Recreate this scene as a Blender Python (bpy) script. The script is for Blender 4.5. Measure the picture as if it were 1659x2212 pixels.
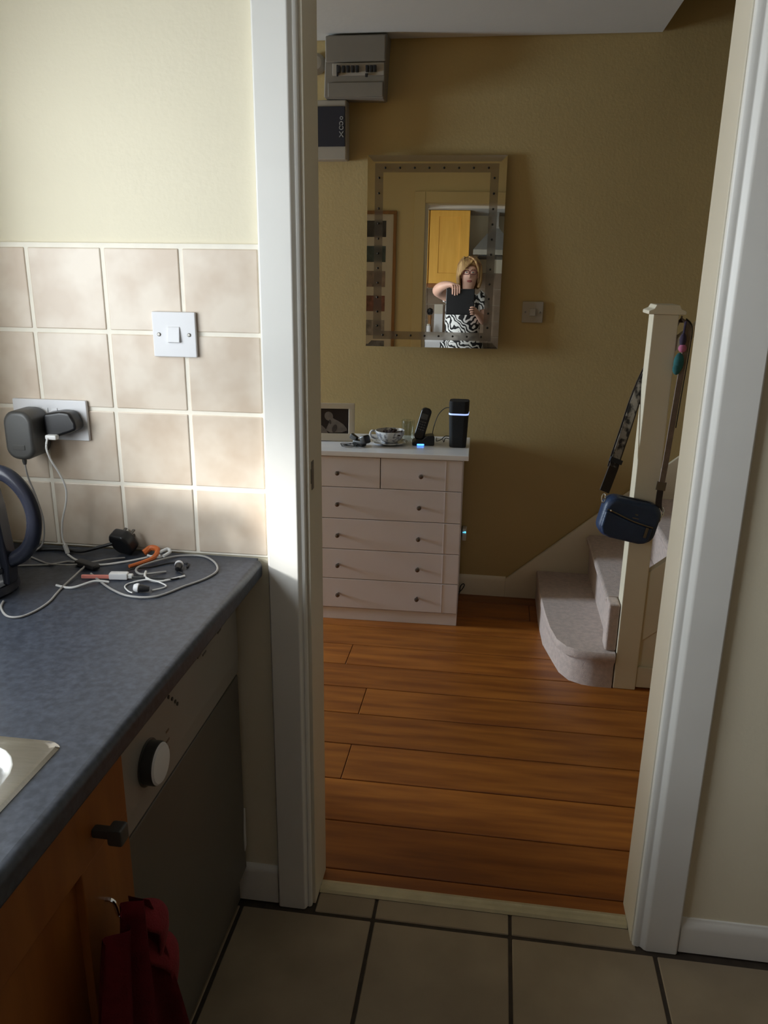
import bpy, bmesh, math, random
from mathutils import Vector, Matrix, noise
random.seed(7)
for o in list(bpy.data.objects): bpy.data.objects.remove(o)
SC = bpy.context.scene
COL = SC.collection
R = math.radians

# ------------------------------------------------------------------ camera, light, exposure
cd = bpy.data.cameras.new('camera'); cam = bpy.data.objects.new('camera', cd); COL.objects.link(cam)
F = Vector((-0.13175966, 0.94666369, -0.29405314)); RT = Vector((0.98982623, 0.14171325, 0.01270392)); UP = Vector((-0.05369757, 0.28938764, 0.95570464))
cam.matrix_world = Matrix(((RT.x, UP.x, -F.x, 0.0), (RT.y, UP.y, -F.y, -1.51770), (RT.z, UP.z, -F.z, 1.46868), (0, 0, 0, 1)))
cd.sensor_fit = 'VERTICAL'; cd.sensor_height = 24; cd.lens = 18.61665; cd.clip_start = 0.005; cd.clip_end = 60
SC.camera = cam
w = bpy.data.worlds.new('world'); SC.world = w; w.use_nodes = True
w.node_tree.nodes['Background'].inputs[0].default_value = (0.72, 0.85, 1.0, 1)
w.node_tree.nodes['Background'].inputs[1].default_value = 0.5

def area(name, loc, target, sx, sy, power, col, spread=180):
    l = bpy.data.lights.new(name, 'AREA'); l.shape = 'RECTANGLE'; l.size = sx; l.size_y = sy; l.energy = power; l.color = col
    l.spread = R(spread)
    o = bpy.data.objects.new(name, l); COL.objects.link(o); o.location = loc
    o.rotation_euler = (Vector(target) - Vector(loc)).to_track_quat('-Z', 'Y').to_euler(); return o
# daylight through the kitchen window above the sink, and through the glazed front door at the left end of the hall
area('kitchen_window_daylight', (-1.20, -0.93, 1.47), (0.0, -0.85, 1.45), 1.32, 0.72, 29.5, (0.92, 0.96, 1.0))
area('front_door_daylight', (-4.60, 1.28, 1.42), (0.0, 1.40, 0.60), 0.46, 0.95, 205.0, (0.72, 0.86, 1.0))
# added spot shining through the kitchen window, makes the bright patch on the left architrave
sp = bpy.data.lights.new('added_patch_spot', 'SPOT'); sp.energy = 620; sp.spot_size = R(10); sp.spot_blend = 1.0; sp.shadow_soft_size = 0.16; sp.color = (1.0, 0.97, 0.93)
spo = bpy.data.objects.new('added_patch_spot', sp); COL.objects.link(spo); spo.location = (-2.0, -1.25, 1.60)
spo.rotation_euler = (Vector((-0.40, -0.0, 0.935)) - spo.location).to_track_quat('-Z', 'Y').to_euler()
vs = SC.view_settings
SC.display_settings.display_device = 'sRGB'
vs.view_transform = 'Standard'; vs.look = 'None'; vs.gamma = 1.0; vs.use_curve_mapping = False; vs.exposure = 0.0

# ------------------------------------------------------------------ materials
def srgb(r, g, b):
    f = lambda c: (c / 255) / 12.92 if c / 255 <= 0.04045 else ((c / 255 + 0.055) / 1.055) ** 2.4
    return (f(r), f(g), f(b), 1)
def mat(name, col, rough=0.5, metal=0.0, var=0.0, vscale=8.0, col2=None, bump=0.0, bscale=60.0, stretch=None, spec=0.5, emit=None, estr=0.0, coat=0.0, detail=4.0, sheen=0.0, ramp=(0.35, 0.65)):
    m = bpy.data.materials.new(name); m.use_nodes = True; nt = m.node_tree; b = nt.nodes['Principled BSDF']
    b.inputs['Base Color'].default_value = col; b.inputs['Roughness'].default_value = rough; b.inputs['Metallic'].default_value = metal
    b.inputs['Specular IOR Level'].default_value = spec; b.inputs['Coat Weight'].default_value = coat; b.inputs['Sheen Weight'].default_value = sheen
    if emit: b.inputs['Emission Color'].default_value = emit; b.inputs['Emission Strength'].default_value = estr
    tc = nt.nodes.new('ShaderNodeTexCoord'); mp = nt.nodes.new('ShaderNodeMapping'); nt.links.new(tc.outputs['Object'], mp.inputs[0])
    if stretch: mp.inputs['Scale'].default_value = stretch
    if var or col2:
        n = nt.nodes.new('ShaderNodeTexNoise'); n.inputs['Scale'].default_value = vscale; n.inputs['Detail'].default_value = detail
        nt.links.new(mp.outputs[0], n.inputs['Vector'])
        cr = nt.nodes.new('ShaderNodeValToRGB'); cr.color_ramp.elements[0].position = ramp[0]; cr.color_ramp.elements[1].position = ramp[1]
        c2 = col2 or tuple(min(1, c * (1 - var)) for c in col[:3]) + (1,)
        cr.color_ramp.elements[0].color = c2; cr.color_ramp.elements[1].color = col
        nt.links.new(n.outputs['Fac'], cr.inputs[0]); nt.links.new(cr.outputs[0], b.inputs['Base Color'])
    if bump:
        n2 = nt.nodes.new('ShaderNodeTexNoise'); n2.inputs['Scale'].default_value = bscale; n2.inputs['Detail'].default_value = 5
        nt.links.new(mp.outputs[0], n2.inputs['Vector'])
        bp = nt.nodes.new('ShaderNodeBump'); bp.inputs['Strength'].default_value = bump; bp.inputs['Distance'].default_value = 0.004
        nt.links.new(n2.outputs['Fac'], bp.inputs['Height']); nt.links.new(bp.outputs[0], b.inputs['Normal'])
    return m
def per_object(m, amount=0.12):
    """let each separate tile or board of one batch differ a little in tone"""
    nt = m.node_tree; b = nt.nodes['Principled BSDF']; src = b.inputs['Base Color'].links[0].from_socket
    oi = nt.nodes.new('ShaderNodeObjectInfo'); hs = nt.nodes.new('ShaderNodeHueSaturation')
    mr = nt.nodes.new('ShaderNodeMapRange'); mr.inputs['To Min'].default_value = 1 - amount; mr.inputs['To Max'].default_value = 1 + amount
    nt.links.new(oi.outputs['Random'], mr.inputs[0]); nt.links.new(mr.outputs[0], hs.inputs['Value'])
    nt.links.new(src, hs.inputs['Color']); nt.links.new(hs.outputs[0], b.inputs['Base Color'])
    # shift the pattern from piece to piece
    ad = nt.nodes.new('ShaderNodeVectorMath'); ad.operation = 'ADD'; cx = nt.nodes.new('ShaderNodeCombineXYZ')
    ml = nt.nodes.new('ShaderNodeMath'); ml.operation = 'MULTIPLY'; ml.inputs[1].default_value = 37.0
    nt.links.new(oi.outputs['Random'], ml.inputs[0])
    for i in range(3): nt.links.new(ml.outputs[0], cx.inputs[i])
    mp = [n for n in nt.nodes if n.type == 'MAPPING'][0]; tc = [n for n in nt.nodes if n.type == 'TEX_COORD'][0]
    nt.links.new(tc.outputs['Object'], ad.inputs[0]); nt.links.new(cx.outputs[0], ad.inputs[1]); nt.links.new(ad.outputs[0], mp.inputs[0])
    return m
def thin_glass(name, tint=(1, 1, 1, 1), gloss=0.06, rough=0.02):
    m = bpy.data.materials.new(name); m.use_nodes = True; nt = m.node_tree; nt.nodes.remove(nt.nodes['Principled BSDF'])
    t = nt.nodes.new('ShaderNodeBsdfTransparent'); t.inputs[0].default_value = tint
    g = nt.nodes.new('ShaderNodeBsdfGlossy'); g.inputs['Roughness'].default_value = rough
    mx = nt.nodes.new('ShaderNodeMixShader'); mx.inputs[0].default_value = gloss
    nt.links.new(t.outputs[0], mx.inputs[1]); nt.links.new(g.outputs[0], mx.inputs[2]); nt.links.new(mx.outputs[0], nt.nodes['Material Output'].inputs[0])
    return m
def mix_mirror(name, diff, fac, rough):
    m = bpy.data.materials.new(name); m.use_nodes = True; nt = m.node_tree; nt.nodes.remove(nt.nodes['Principled BSDF'])
    d = nt.nodes.new('ShaderNodeBsdfDiffuse'); d.inputs[0].default_value = diff
    g = nt.nodes.new('ShaderNodeBsdfGlossy'); g.inputs['Roughness'].default_value = rough; g.inputs[0].default_value = (0.62, 0.58, 0.52, 1)
    mx = nt.nodes.new('ShaderNodeMixShader'); mx.inputs[0].default_value = fac
    nt.links.new(d.outputs[0], mx.inputs[1]); nt.links.new(g.outputs[0], mx.inputs[2]); nt.links.new(mx.outputs[0], nt.nodes['Material Output'].inputs[0])
    return m

M = {}
M['cream'] = mat('cream_wall_paint', (0.81, 0.745, 0.575, 1), 0.75, var=0.03, vscale=3, bump=0.15, bscale=90)
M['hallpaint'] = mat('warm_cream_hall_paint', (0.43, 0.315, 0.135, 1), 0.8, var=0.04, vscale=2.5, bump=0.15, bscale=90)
M['hallbright'] = mat('brightened_hall_paint', (0.74, 0.61, 0.34, 1), 0.8, var=0.04, vscale=2.5, bump=0.15, bscale=90)  # hall paint made lighter so the mirrored front wall looks better lit
M['ceil'] = mat('white_ceiling_paint', (0.50, 0.49, 0.45, 1), 0.85, var=0.03, vscale=4, bump=0.1)
M['gloss'] = mat('white_gloss_woodwork', (0.80, 0.79, 0.75, 1), 0.38, var=0.04, vscale=6, bump=0.04, bscale=30)
M['lining'] = mat('off_white_door_lining', (0.74, 0.69, 0.57, 1), 0.42, var=0.04, vscale=6)
M['creamgloss'] = mat('cream_gloss_woodwork', (0.74, 0.66, 0.50, 1), 0.4, var=0.04, vscale=6)
M['tile'] = per_object(mat('beige_wall_tile', (0.74, 0.645, 0.535, 1), 0.34, var=0.2, vscale=11, col2=(0.62, 0.505, 0.395, 1), bump=0.04, bscale=25, detail=3, ramp=(0.36, 0.62)), 0.035)
M['grout'] = mat('cream_grout', (0.92, 0.87, 0.76, 1), 0.85, var=0.05, vscale=30)
M['ftile'] = per_object(mat('stone_floor_tile', (0.34, 0.27, 0.185, 1), 0.42, var=0.2, vscale=6, col2=(0.27, 0.21, 0.142, 1), bump=0.15, bscale=22, detail=6), 0.03)
M['fgrout'] = mat('dark_floor_grout', (0.055, 0.04, 0.028, 1), 0.9, var=0.3, vscale=40)
M['board'] = per_object(mat('orange_pine_board', (0.36, 0.118, 0.017, 1), 0.38, vscale=3.2, col2=(0.21, 0.060, 0.009, 1), stretch=(0.9, 9, 9), bump=0.05, bscale=5, detail=6), 0.10)
M['boardgap'] = mat('board_gap', (0.10, 0.04, 0.015, 1), 0.9, var=0.2)
M['brass'] = mat('brass_strip', (0.62, 0.55, 0.36, 1), 0.45, metal=0.5, var=0.15, vscale=20)
M['worktop'] = mat('charcoal_speckled_laminate', (0.056, 0.066, 0.090, 1), 0.38, vscale=95, col2=(0.028, 0.034, 0.048, 1), detail=15, bump=0.03, bscale=250, ramp=(0.36, 0.70))
M['steel'] = mat('brushed_steel', (0.62, 0.62, 0.61, 1), 0.22, metal=1.0, var=0.08, vscale=30, stretch=(1, 12, 1))
M['chrome'] = mat('chrome', (0.75, 0.75, 0.74, 1), 0.12, metal=1.0, var=0.03)
M['dish'] = mat('silver_grey_appliance', (0.14, 0.13, 0.113, 1), 0.42, metal=0.2, var=0.06, vscale=5)
M['dishpanel'] = mat('pale_grey_control_panel', (0.32, 0.30, 0.27, 1), 0.38, metal=0.1, var=0.04, vscale=8)
M['darkgrey'] = mat('dark_grey_plastic', (0.055, 0.054, 0.05, 1), 0.4, var=0.15)
M['orange'] = mat('orange_oak_cabinet', (0.34, 0.115, 0.020, 1), 0.42, vscale=4, col2=(0.26, 0.08, 0.014, 1), stretch=(7, 7, 0.8), detail=6)
M['yelloworange'] = mat('golden_maple_cabinet', (0.92, 0.50, 0.085, 1), 0.42, vscale=4, col2=(0.84, 0.43, 0.065, 1), stretch=(7, 7, 0.8), detail=6)
M['redcloth'] = mat('crimson_cloth', (0.25, 0.015, 0.025, 1), 0.95, var=0.25, vscale=25, bump=0.4, bscale=300)
M['black'] = mat('black_plastic', (0.012, 0.012, 0.014, 1), 0.35, var=0.2, vscale=10)
M['matblack'] = mat('matt_black_fabric', (0.010, 0.010, 0.012, 1), 0.8, var=0.3, vscale=200, bump=0.2, bscale=400)
M['rubber'] = mat('black_cable_rubber', (0.015, 0.015, 0.016, 1), 0.5, var=0.2)
M['kettleblack'] = mat('glossy_black_kettle_plastic', (0.014, 0.016, 0.026, 1), 0.25, var=0.1)
M['white'] = mat('white_plastic', (0.78, 0.78, 0.80, 1), 0.5, var=0.03)
M['offwhite'] = mat('aged_white_plastic', (0.56, 0.53, 0.46, 1), 0.45, var=0.05)
M['greyplug'] = mat('charcoal_grey_adapter_plastic', (0.06, 0.06, 0.058, 1), 0.42, var=0.1)
M['whitecable'] = mat('white_cable', (0.72, 0.72, 0.71, 1), 0.45, var=0.05)
M['greycable'] = mat('grey_cable', (0.36, 0.35, 0.34, 1), 0.5, var=0.08)
M['orangetie'] = mat('orange_rubber', (0.62, 0.15, 0.035, 1), 0.5, var=0.15, vscale=30)
M['pink'] = mat('coral_pink_plastic', (0.75, 0.25, 0.20, 1), 0.45, var=0.05)
M['screw'] = mat('dull_screw', (0.25, 0.24, 0.22, 1), 0.35, metal=1.0, var=0.2)
M['chest'] = mat('white_melamine', (0.78, 0.72, 0.73, 1), 0.36, var=0.03, vscale=5)
M['chesttop'] = mat('glossy_white_top_brightened', (0.90, 0.90, 0.93, 1), 0.2, var=0.02, vscale=5)  # stronger light on the top put into a paler, bluer white than the drawers
M['knob'] = mat('pewter_knob', (0.20, 0.18, 0.17, 1), 0.3, metal=0.9, var=0.1)
M['carpet'] = mat('beige_mauve_carpet', (0.60, 0.475, 0.415, 1), 0.97, var=0.2, vscale=60, bump=0.7, bscale=420, sheen=0.2)
M['mirror'] = mat('mirror_silvering', (0.88, 0.89, 0.87, 1), 0.0, metal=1.0)
M['frost'] = mix_mirror('frosted_mirror_band', (0.13, 0.11, 0.085, 1), 0.62, 0.05)
M['stud'] = mat('dark_mirror_stud', (0.03, 0.026, 0.02, 1), 0.3, metal=0.6, var=0.1)
M['bag'] = mat('navy_leather', (0.022, 0.045, 0.105, 1), 0.42, var=0.25, vscale=9, bump=0.25, bscale=180)
M['bagdark'] = mat('dark_navy_trim', (0.010, 0.014, 0.028, 1), 0.5, var=0.2)
M['strap'] = mat('woven_patterned_strap', (0.30, 0.27, 0.24, 1), 0.85, vscale=38, col2=(0.03, 0.025, 0.024, 1), ramp=(0.42, 0.55), bump=0.3, bscale=300)
M['strapplain'] = mat('mauve_grey_strap', (0.24, 0.18, 0.155, 1), 0.85, var=0.2, vscale=50, bump=0.3, bscale=300)
M['strapedge'] = mat('dark_brown_strap', (0.03, 0.02, 0.016, 1), 0.75, var=0.2)
M['teal'] = mat('teal_tassel', (0.025, 0.13, 0.13, 1), 0.9, var=0.3, vscale=60)
M['pinkyarn'] = mat('pink_yarn', (0.55, 0.16, 0.28, 1), 0.9, var=0.25, vscale=60)
M['purple'] = mat('dark_purple_yarn', (0.045, 0.03, 0.06, 1), 0.9, var=0.25, vscale=60)
M['navy'] = mat('navy_panel', (0.012, 0.012, 0.022, 1), 0.5, var=0.15)
M['fuse'] = mat('grey_fuse_box_plastic', (0.20, 0.175, 0.14, 1), 0.5, var=0.06)
M['fusestrip'] = mat('pale_fuse_strip', (0.34, 0.30, 0.245, 1), 0.5, var=0.06)
M['pewtertext'] = mat('pale_print', (0.30, 0.29, 0.28, 1), 0.6, var=0.05)
M['bluelight'] = mat('blue_light', (0.02, 0.1, 0.5, 1), 0.4, emit=(0.08, 0.32, 1.0, 1), estr=3.0)
M['paleblue'] = mat('pale_blue_ring_light', (0.3, 0.4, 0.8, 1), 0.4, emit=(0.42, 0.55, 1.0, 1), estr=1.1)
M['cyanlight'] = mat('cyan_led', (0.05, 0.3, 0.5, 1), 0.4, emit=(0.12, 0.62, 1.0, 1), estr=1.6)
M['photoframe'] = mat('cream_photo_frame', (0.62, 0.55, 0.45, 1), 0.5, var=0.06)
M['photodark'] = mat('dark_photo_print', (0.022, 0.014, 0.014, 1), 0.5, var=0.2)
M['photomid'] = mat('mid_grey_photo_print', (0.22, 0.19, 0.175, 1), 0.55, var=0.35, vscale=30)
M['photoshade'] = mat('shadow_grey_photo_print', (0.075, 0.06, 0.056, 1), 0.55, var=0.3, vscale=30)
M['china'] = mat('patterned_china', (0.70, 0.70, 0.70, 1), 0.2, vscale=55, col2=(0.25, 0.25, 0.27, 1), ramp=(0.42, 0.52))
M['potpourri'] = mat('dark_dried_petals', (0.05, 0.025, 0.018, 1), 0.9, var=0.5, vscale=80, bump=0.8, bscale=150)
M['clear'] = thin_glass('clear_glass', (0.93, 0.95, 0.93, 1), 0.10)
M['pane'] = thin_glass('window_pane', (0.97, 0.98, 0.98, 1), 0.05)
M['frosted'] = thin_glass('door_pane', (0.94, 0.96, 0.97, 1), 0.05)
M['skin'] = mat('skin', (0.68, 0.40, 0.30, 1), 0.5, var=0.08, vscale=12)
M['lip'] = mat('lips', (0.42, 0.11, 0.10, 1), 0.45, var=0.05)
M['hair'] = mat('blond_hair', (0.62, 0.40, 0.15, 1), 0.55, vscale=14, col2=(0.24, 0.11, 0.05, 1), stretch=(6, 6, 0.7), bump=0.5, bscale=40)
M['specs'] = mat('dark_red_spectacle_frame', (0.10, 0.015, 0.02, 1), 0.35, var=0.1)
M['eye'] = mat('eye', (0.75, 0.72, 0.68, 1), 0.2, var=0.02)
M['iris'] = mat('iris', (0.05, 0.06, 0.06, 1), 0.2, var=0.1)
M['shoe'] = mat('black_shoe', (0.015, 0.014, 0.014, 1), 0.4, var=0.1)
M['tilered'] = mat('rear_brown_tile', (0.36, 0.26, 0.18, 1), 0.4, var=0.2, vscale=9)
M['hob'] = mat('black_hob_glass', (0.01, 0.01, 0.011, 1), 0.1, var=0.05)
M['wood'] = mat('oak_frame', (0.36, 0.17, 0.05, 1), 0.5, var=0.25, vscale=6, stretch=(6, 6, 1))
M['mount'] = mat('white_picture_mount', (0.66, 0.60, 0.50, 1), 0.8, var=0.03)
M['lightbulb'] = mat('paper_shade', (0.8, 0.78, 0.7, 1), 0.8, var=0.03)
m = bpy.data.materials.new('zebra_print_fabric'); m.use_nodes = True; nt = m.node_tree; b = nt.nodes['Principled BSDF']; b.inputs['Roughness'].default_value = 0.8
tc = nt.nodes.new('ShaderNodeTexCoord'); wv = nt.nodes.new('ShaderNodeTexWave'); wv.inputs['Scale'].default_value = 9.0; wv.inputs['Distortion'].default_value = 14; wv.inputs['Detail'].default_value = 1.5; wv.inputs['Detail Scale'].default_value = 1.3
wv.bands_direction = 'DIAGONAL'; cr = nt.nodes.new('ShaderNodeValToRGB'); cr.color_ramp.interpolation = 'CONSTANT'; cr.color_ramp.elements[0].color = (0.012, 0.012, 0.014, 1); cr.color_ramp.elements[1].color = (0.80, 0.80, 0.79, 1); cr.color_ramp.elements[1].position = 0.5
nt.links.new(tc.outputs['Object'], wv.inputs[0]); nt.links.new(wv.outputs[1], cr.inputs[0]); nt.links.new(cr.outputs[0], b.inputs['Base Color']); M['zebra'] = m

# ------------------------------------------------------------------ builders
def wm(o):
    return (wm(o.parent) @ o.matrix_basis) if o.parent else o.matrix_basis.copy()
def put(me, bm):
    bm.normal_update(); bm.to_mesh(me); bm.free()
def obj(name, bm, m, parent=None, smooth=True, angle=35, kind=None, label=None, sub=0, base=True):
    """link a bmesh built in world coordinates as one object; top-level ones get their origin at their base centre"""
    me = bpy.data.meshes.new(name); put(me, bm)
    o = bpy.data.objects.new(name, me); COL.objects.link(o)
    if parent:
        o.parent = parent; me.transform(wm(parent).inverted())
    elif base:
        xs = [v.co for v in me.vertices]
        c = Vector(((min(v.x for v in xs) + max(v.x for v in xs)) / 2, (min(v.y for v in xs) + max(v.y for v in xs)) / 2, min(v.z for v in xs)))
        me.transform(Matrix.Translation(-c)); o.location = c
    if m: me.materials.append(M[m] if isinstance(m, str) else m)
    if smooth:
        for p in me.polygons: p.use_smooth = True
        me.set_sharp_from_angle(angle=R(angle))
    if smooth and angle < 90: wn = o.modifiers.new('weighted_normal', 'WEIGHTED_NORMAL'); wn.keep_sharp = True; wn.weight = 80
    if sub: md = o.modifiers.new('subdivision', 'SUBSURF'); md.levels = sub; md.render_levels = sub
    if kind: o['kind'] = kind
    if label: o['label'] = label
    return o
def tag(o, label, cat, group=None):
    o['label'] = label; o['category'] = cat
    if group: o['group'] = group
    return o
def thing(name, label, cat, loc, rot=(0, 0, 0), group=None):
    o = bpy.data.objects.new(name, None); COL.objects.link(o); o.empty_display_size = 0.05
    o.location = loc; o.rotation_euler = rot
    return tag(o, label, cat, group)
def piece(name, src, parent, loc):
    """another piece sharing mesh data"""
    o = bpy.data.objects.new(name, src); COL.objects.link(o); o.parent = parent
    o.location = wm(parent).inverted() @ Vector(loc); return o
def BM(): return bmesh.new()
def merge(bm, b2, mtx=None):
    me = bpy.data.meshes.new('tmp'); b2.to_mesh(me); b2.free()
    if mtx is not None: me.transform(mtx)
    bm.from_mesh(me); bpy.data.meshes.remove(me); return bm
def box(x0, x1, y0, y1, z0, z1, bev=0.0, seg=2, bm=None, mtx=None):
    b2 = bmesh.new(); bmesh.ops.create_cube(b2, size=1)
    for v in b2.verts: v.co = Vector(((x0 + x1) / 2 + v.co.x * (x1 - x0), (y0 + y1) / 2 + v.co.y * (y1 - y0), (z0 + z1) / 2 + v.co.z * (z1 - z0)))
    if bev: bmesh.ops.bevel(b2, geom=list(b2.edges), offset=bev, segments=seg, profile=0.5, affect='EDGES')
    return merge(bm or BM(), b2, mtx)
def prism(pts, axis, a0, a1, bev=0.0, bm=None, seg=2):
    """extrude a 2D outline along an axis: axis 'x' pts=(y,z), 'y' pts=(x,z), 'z' pts=(x,y)"""
    mk = {'x': lambda p, a: (a, p[0], p[1]), 'y': lambda p, a: (p[0], a, p[1]), 'z': lambda p, a: (p[0], p[1], a)}[axis]
    b2 = bmesh.new(); A = [b2.verts.new(mk(p, a0)) for p in pts]; B = [b2.verts.new(mk(p, a1)) for p in pts]; n = len(pts)
    b2.faces.new(A); b2.faces.new(B[::-1])
    for i in range(n): b2.faces.new((A[i], A[(i + 1) % n], B[(i + 1) % n], B[i]))
    bmesh.ops.recalc_face_normals(b2, faces=b2.faces)
    if bev: bmesh.ops.bevel(b2, geom=list(b2.edges), offset=bev, segments=seg, profile=0.5, affect='EDGES')
    return merge(bm or BM(), b2)
def lathe(prof, c, axis='z', n=24, bm=None, mtx=None):
    """prof = [(radius, height)...]"""
    b2 = bmesh.new(); rings = []
    for r, h in prof:
        if r < 1e-6: rings.append([b2.verts.new((0, 0, h))])
        else: rings.append([b2.verts.new((r * math.cos(2 * math.pi * i / n), r * math.sin(2 * math.pi * i / n), h)) for i in range(n)])
    for a, d in zip(rings, rings[1:]):
        for i in range(n):
            j = (i + 1) % n
            if len(a) == 1 and len(d) == 1: continue
            if len(a) == 1: b2.faces.new((a[0], d[i], d[j]))
            elif len(d) == 1: b2.faces.new((a[i], a[j], d[0]))
            else: b2.faces.new((a[i], a[j], d[j], d[i]))
    rot = {'z': Matrix(), 'y': Matrix.Rotation(R(90), 4, 'X'), 'x': Matrix.Rotation(R(90), 4, 'Y')}[axis]  # 'y' points to -y
    t = Matrix.Translation(c) @ (mtx if mtx is not None else rot)
    bmesh.ops.recalc_face_normals(b2, faces=b2.faces)
    return merge(bm or BM(), b2, t)
def spline(pts, k=6):
    P = [Vector(p) for p in pts]; out = []
    for i in range(len(P) - 1):
        p0 = P[max(i - 1, 0)]; p1 = P[i]; p2 = P[i + 1]; p3 = P[min(i + 2, len(P) - 1)]
        for s in range(k):
            t = s / k
            out.append(0.5 * ((2 * p1) + (p2 - p0) * t + (2 * p0 - 5 * p1 + 4 * p2 - p3) * t * t + (3 * p1 - p0 - 3 * p2 + p3) * t ** 3))
    return out + [P[-1]]
def sweep(path, prof, upv=(0, 0, 1), bm=None, scale=None):
    """sweep a closed 2D profile (side, up) along a path"""
    b2 = bmesh.new(); rings = []; up0 = Vector(upv); n = len(path)
    side_prev = None
    for i, p in enumerate(path):
        t = (path[min(i + 1, n - 1)] - path[max(i - 1, 0)]).normalized()
        side = t.cross(up0)
        if side.length < 0.05: side = side_prev or t.cross(Vector((1, 0, 0)))
        side.normalize()
        if side_prev is not None and side.dot(side_prev) < 0: side = -side
        side_prev = side; u = side.cross(t).normalized(); s = scale(i / (n - 1)) if scale else 1
        rings.append([b2.verts.new(p + side * a * s + u * c * s) for a, c in prof])
    k = len(prof)
    for a, d in zip(rings, rings[1:]):
        for i in range(k): b2.faces.new((a[i], a[(i + 1) % k], d[(i + 1) % k], d[i]))
    b2.faces.new(rings[0][::-1]); b2.faces.new(rings[-1])
    bmesh.ops.recalc_face_normals(b2, faces=b2.faces)
    return merge(bm or BM(), b2)
def tube(pts, r, k=6, n=8, bm=None, smooth=True, scale=None, upv=(0.13, 0.21, 0.97)):
    path = spline(pts, k) if smooth else [Vector(p) for p in pts]
    return sweep(path, [(r * math.cos(2 * math.pi * i / n), r * math.sin(2 * math.pi * i / n)) for i in range(n)], upv, bm, scale)
def ribbon(pts, wd, th, upv, k=6, bm=None):
    return sweep(spline(pts, k), [(-wd / 2, -th / 2), (wd / 2, -th / 2), (wd / 2, th / 2), (-wd / 2, th / 2)], upv, bm)
def ball(c, rx, ry, rz, n=16, bm=None, mtx=None, fn=None):
    b2 = bmesh.new(); bmesh.ops.create_uvsphere(b2, u_segments=n, v_segments=max(6, n * 2 // 3), radius=1)
    for v in b2.verts:
        q = v.co.copy()
        if fn: q = fn(q)
        v.co = Vector((q.x * rx, q.y * ry, q.z * rz))
    return merge(bm or BM(), b2, Matrix.Translation(c) @ (mtx or Matrix()))

# ------------------------------------------------------------------ setting
H = 2.33
# door wall (kitchen side y=0, hall side y=0.10), opening x -0.385..0.385, head 2.0
bm = box(-1.06, -0.385, 0, 0.10, 0, H); box(0.385, 3.40, 0, 0.10, 0, H, bm=bm); box(-0.385, 0.385, 0, 0.10, 2.02, H, bm=bm)
wall_front = obj('wall_front', bm, 'cream', kind='structure', smooth=False, base=False)
# thin coat of the hall colour, lightened to stand in for bounce light, on the hall side of that wall
bm = box(-4.5, -0.385, 0.1005, 0.112, 0, H); box(0.385, 2.6, 0.1005, 0.112, 0, H, bm=bm); box(-0.385, 0.385, 0.1005, 0.112, 2.02, H, bm=bm)
obj('wall_hall_front', bm, 'hallbright', kind='structure', smooth=False, base=False)
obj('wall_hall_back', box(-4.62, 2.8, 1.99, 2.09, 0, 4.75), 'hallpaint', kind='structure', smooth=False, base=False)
# unseen block added to keep the front door light off the near hall floor
obj('wall_hall_light_block', box(-4.5, -1.30, 0.113, 0.60, 0, H), 'hallpaint', kind='structure', smooth=False, base=False)
# hall left end with the glazed front door
bm = box(-4.62, -4.5, 0.11, 0.92, 0, H); box(-4.62, -4.5, 1.72, 1.99, 0, H, bm=bm); box(-4.62, -4.5, 0.92, 1.72, 2.04, H, bm=bm)
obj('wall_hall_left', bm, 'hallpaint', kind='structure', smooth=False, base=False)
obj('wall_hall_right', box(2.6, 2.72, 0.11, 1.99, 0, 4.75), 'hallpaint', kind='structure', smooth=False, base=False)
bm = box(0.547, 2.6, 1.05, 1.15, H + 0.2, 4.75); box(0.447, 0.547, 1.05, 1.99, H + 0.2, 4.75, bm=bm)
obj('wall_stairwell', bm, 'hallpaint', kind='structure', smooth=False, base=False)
obj('ceiling_hall', box(-4.6, 0.547, 0.115, 1.985, H, H + 0.2), 'ceil', kind='structure', smooth=False, base=False)
bm = box(0.547, 2.6, 0.115, 1.15, H, H + 0.2); obj('ceiling_landing', bm, 'ceil', kind='structure', smooth=False, base=False)
obj('ceiling_stairwell', box(0.44, 2.72, 1.05, 2.09, 4.75, 4.85), 'ceil', kind='structure', smooth=False, base=False)
obj('ceiling', box(-1.2, 3.5, -2.85, 0.0, H, H + 0.1), 'ceil', kind='structure', smooth=False, base=False)
# kitchen left wall with the window above the sink
wy0, wy1, wz0, wz1 = -1.64, -0.24, 1.08, 1.86
bm = box(-1.18, -1.06, -2.85, wy0, 0, H); box(-1.18, -1.06, wy1, 0.10, 0, H, bm=bm); box(-1.18, -1.06, wy0, wy1, 0, wz0, bm=bm); box(-1.18, -1.06, wy0, wy1, wz1, H, bm=bm)
obj('wall_left', bm, 'cream', kind='structure', smooth=False, base=False)
win = obj('window_1', box(-1.13, -1.09, wy0, wy0 + 0.05, wz0, wz1, bm=box(-1.13, -1.09, wy1 - 0.05, wy1, wz0, wz1, bm=box(-1.13, -1.09, wy0, wy1, wz0, wz0 + 0.05, bm=box(-1.13, -1.09, wy0, wy1, wz1 - 0.05, wz1, bm=box(-1.13, -1.09, -0.965, -0.915, wz0, wz1))))), 'gloss', kind='structure', base=False)
for a, b_ in ((wy0 + 0.05, -0.965), (-0.915, wy1 - 0.05)):
    obj('pane', box(-1.112, -1.108, a, b_, wz0 + 0.05, wz1 - 0.05), 'pane', win)
obj('window_sill', box(-1.14, -1.03, wy0 - 0.02, wy1 + 0.02, wz0 - 0.025, wz0 - 0.001, 0.004), 'gloss', win)
bm = box(3.40, 3.50, -2.85, 0.10, 0, H); obj('wall_right', bm, 'cream', kind='structure', smooth=False, base=False)
obj('wall_back', box(-1.18, 3.50, -2.85, -2.70, 0, H), 'cream', kind='structure', smooth=False, base=False)
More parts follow.
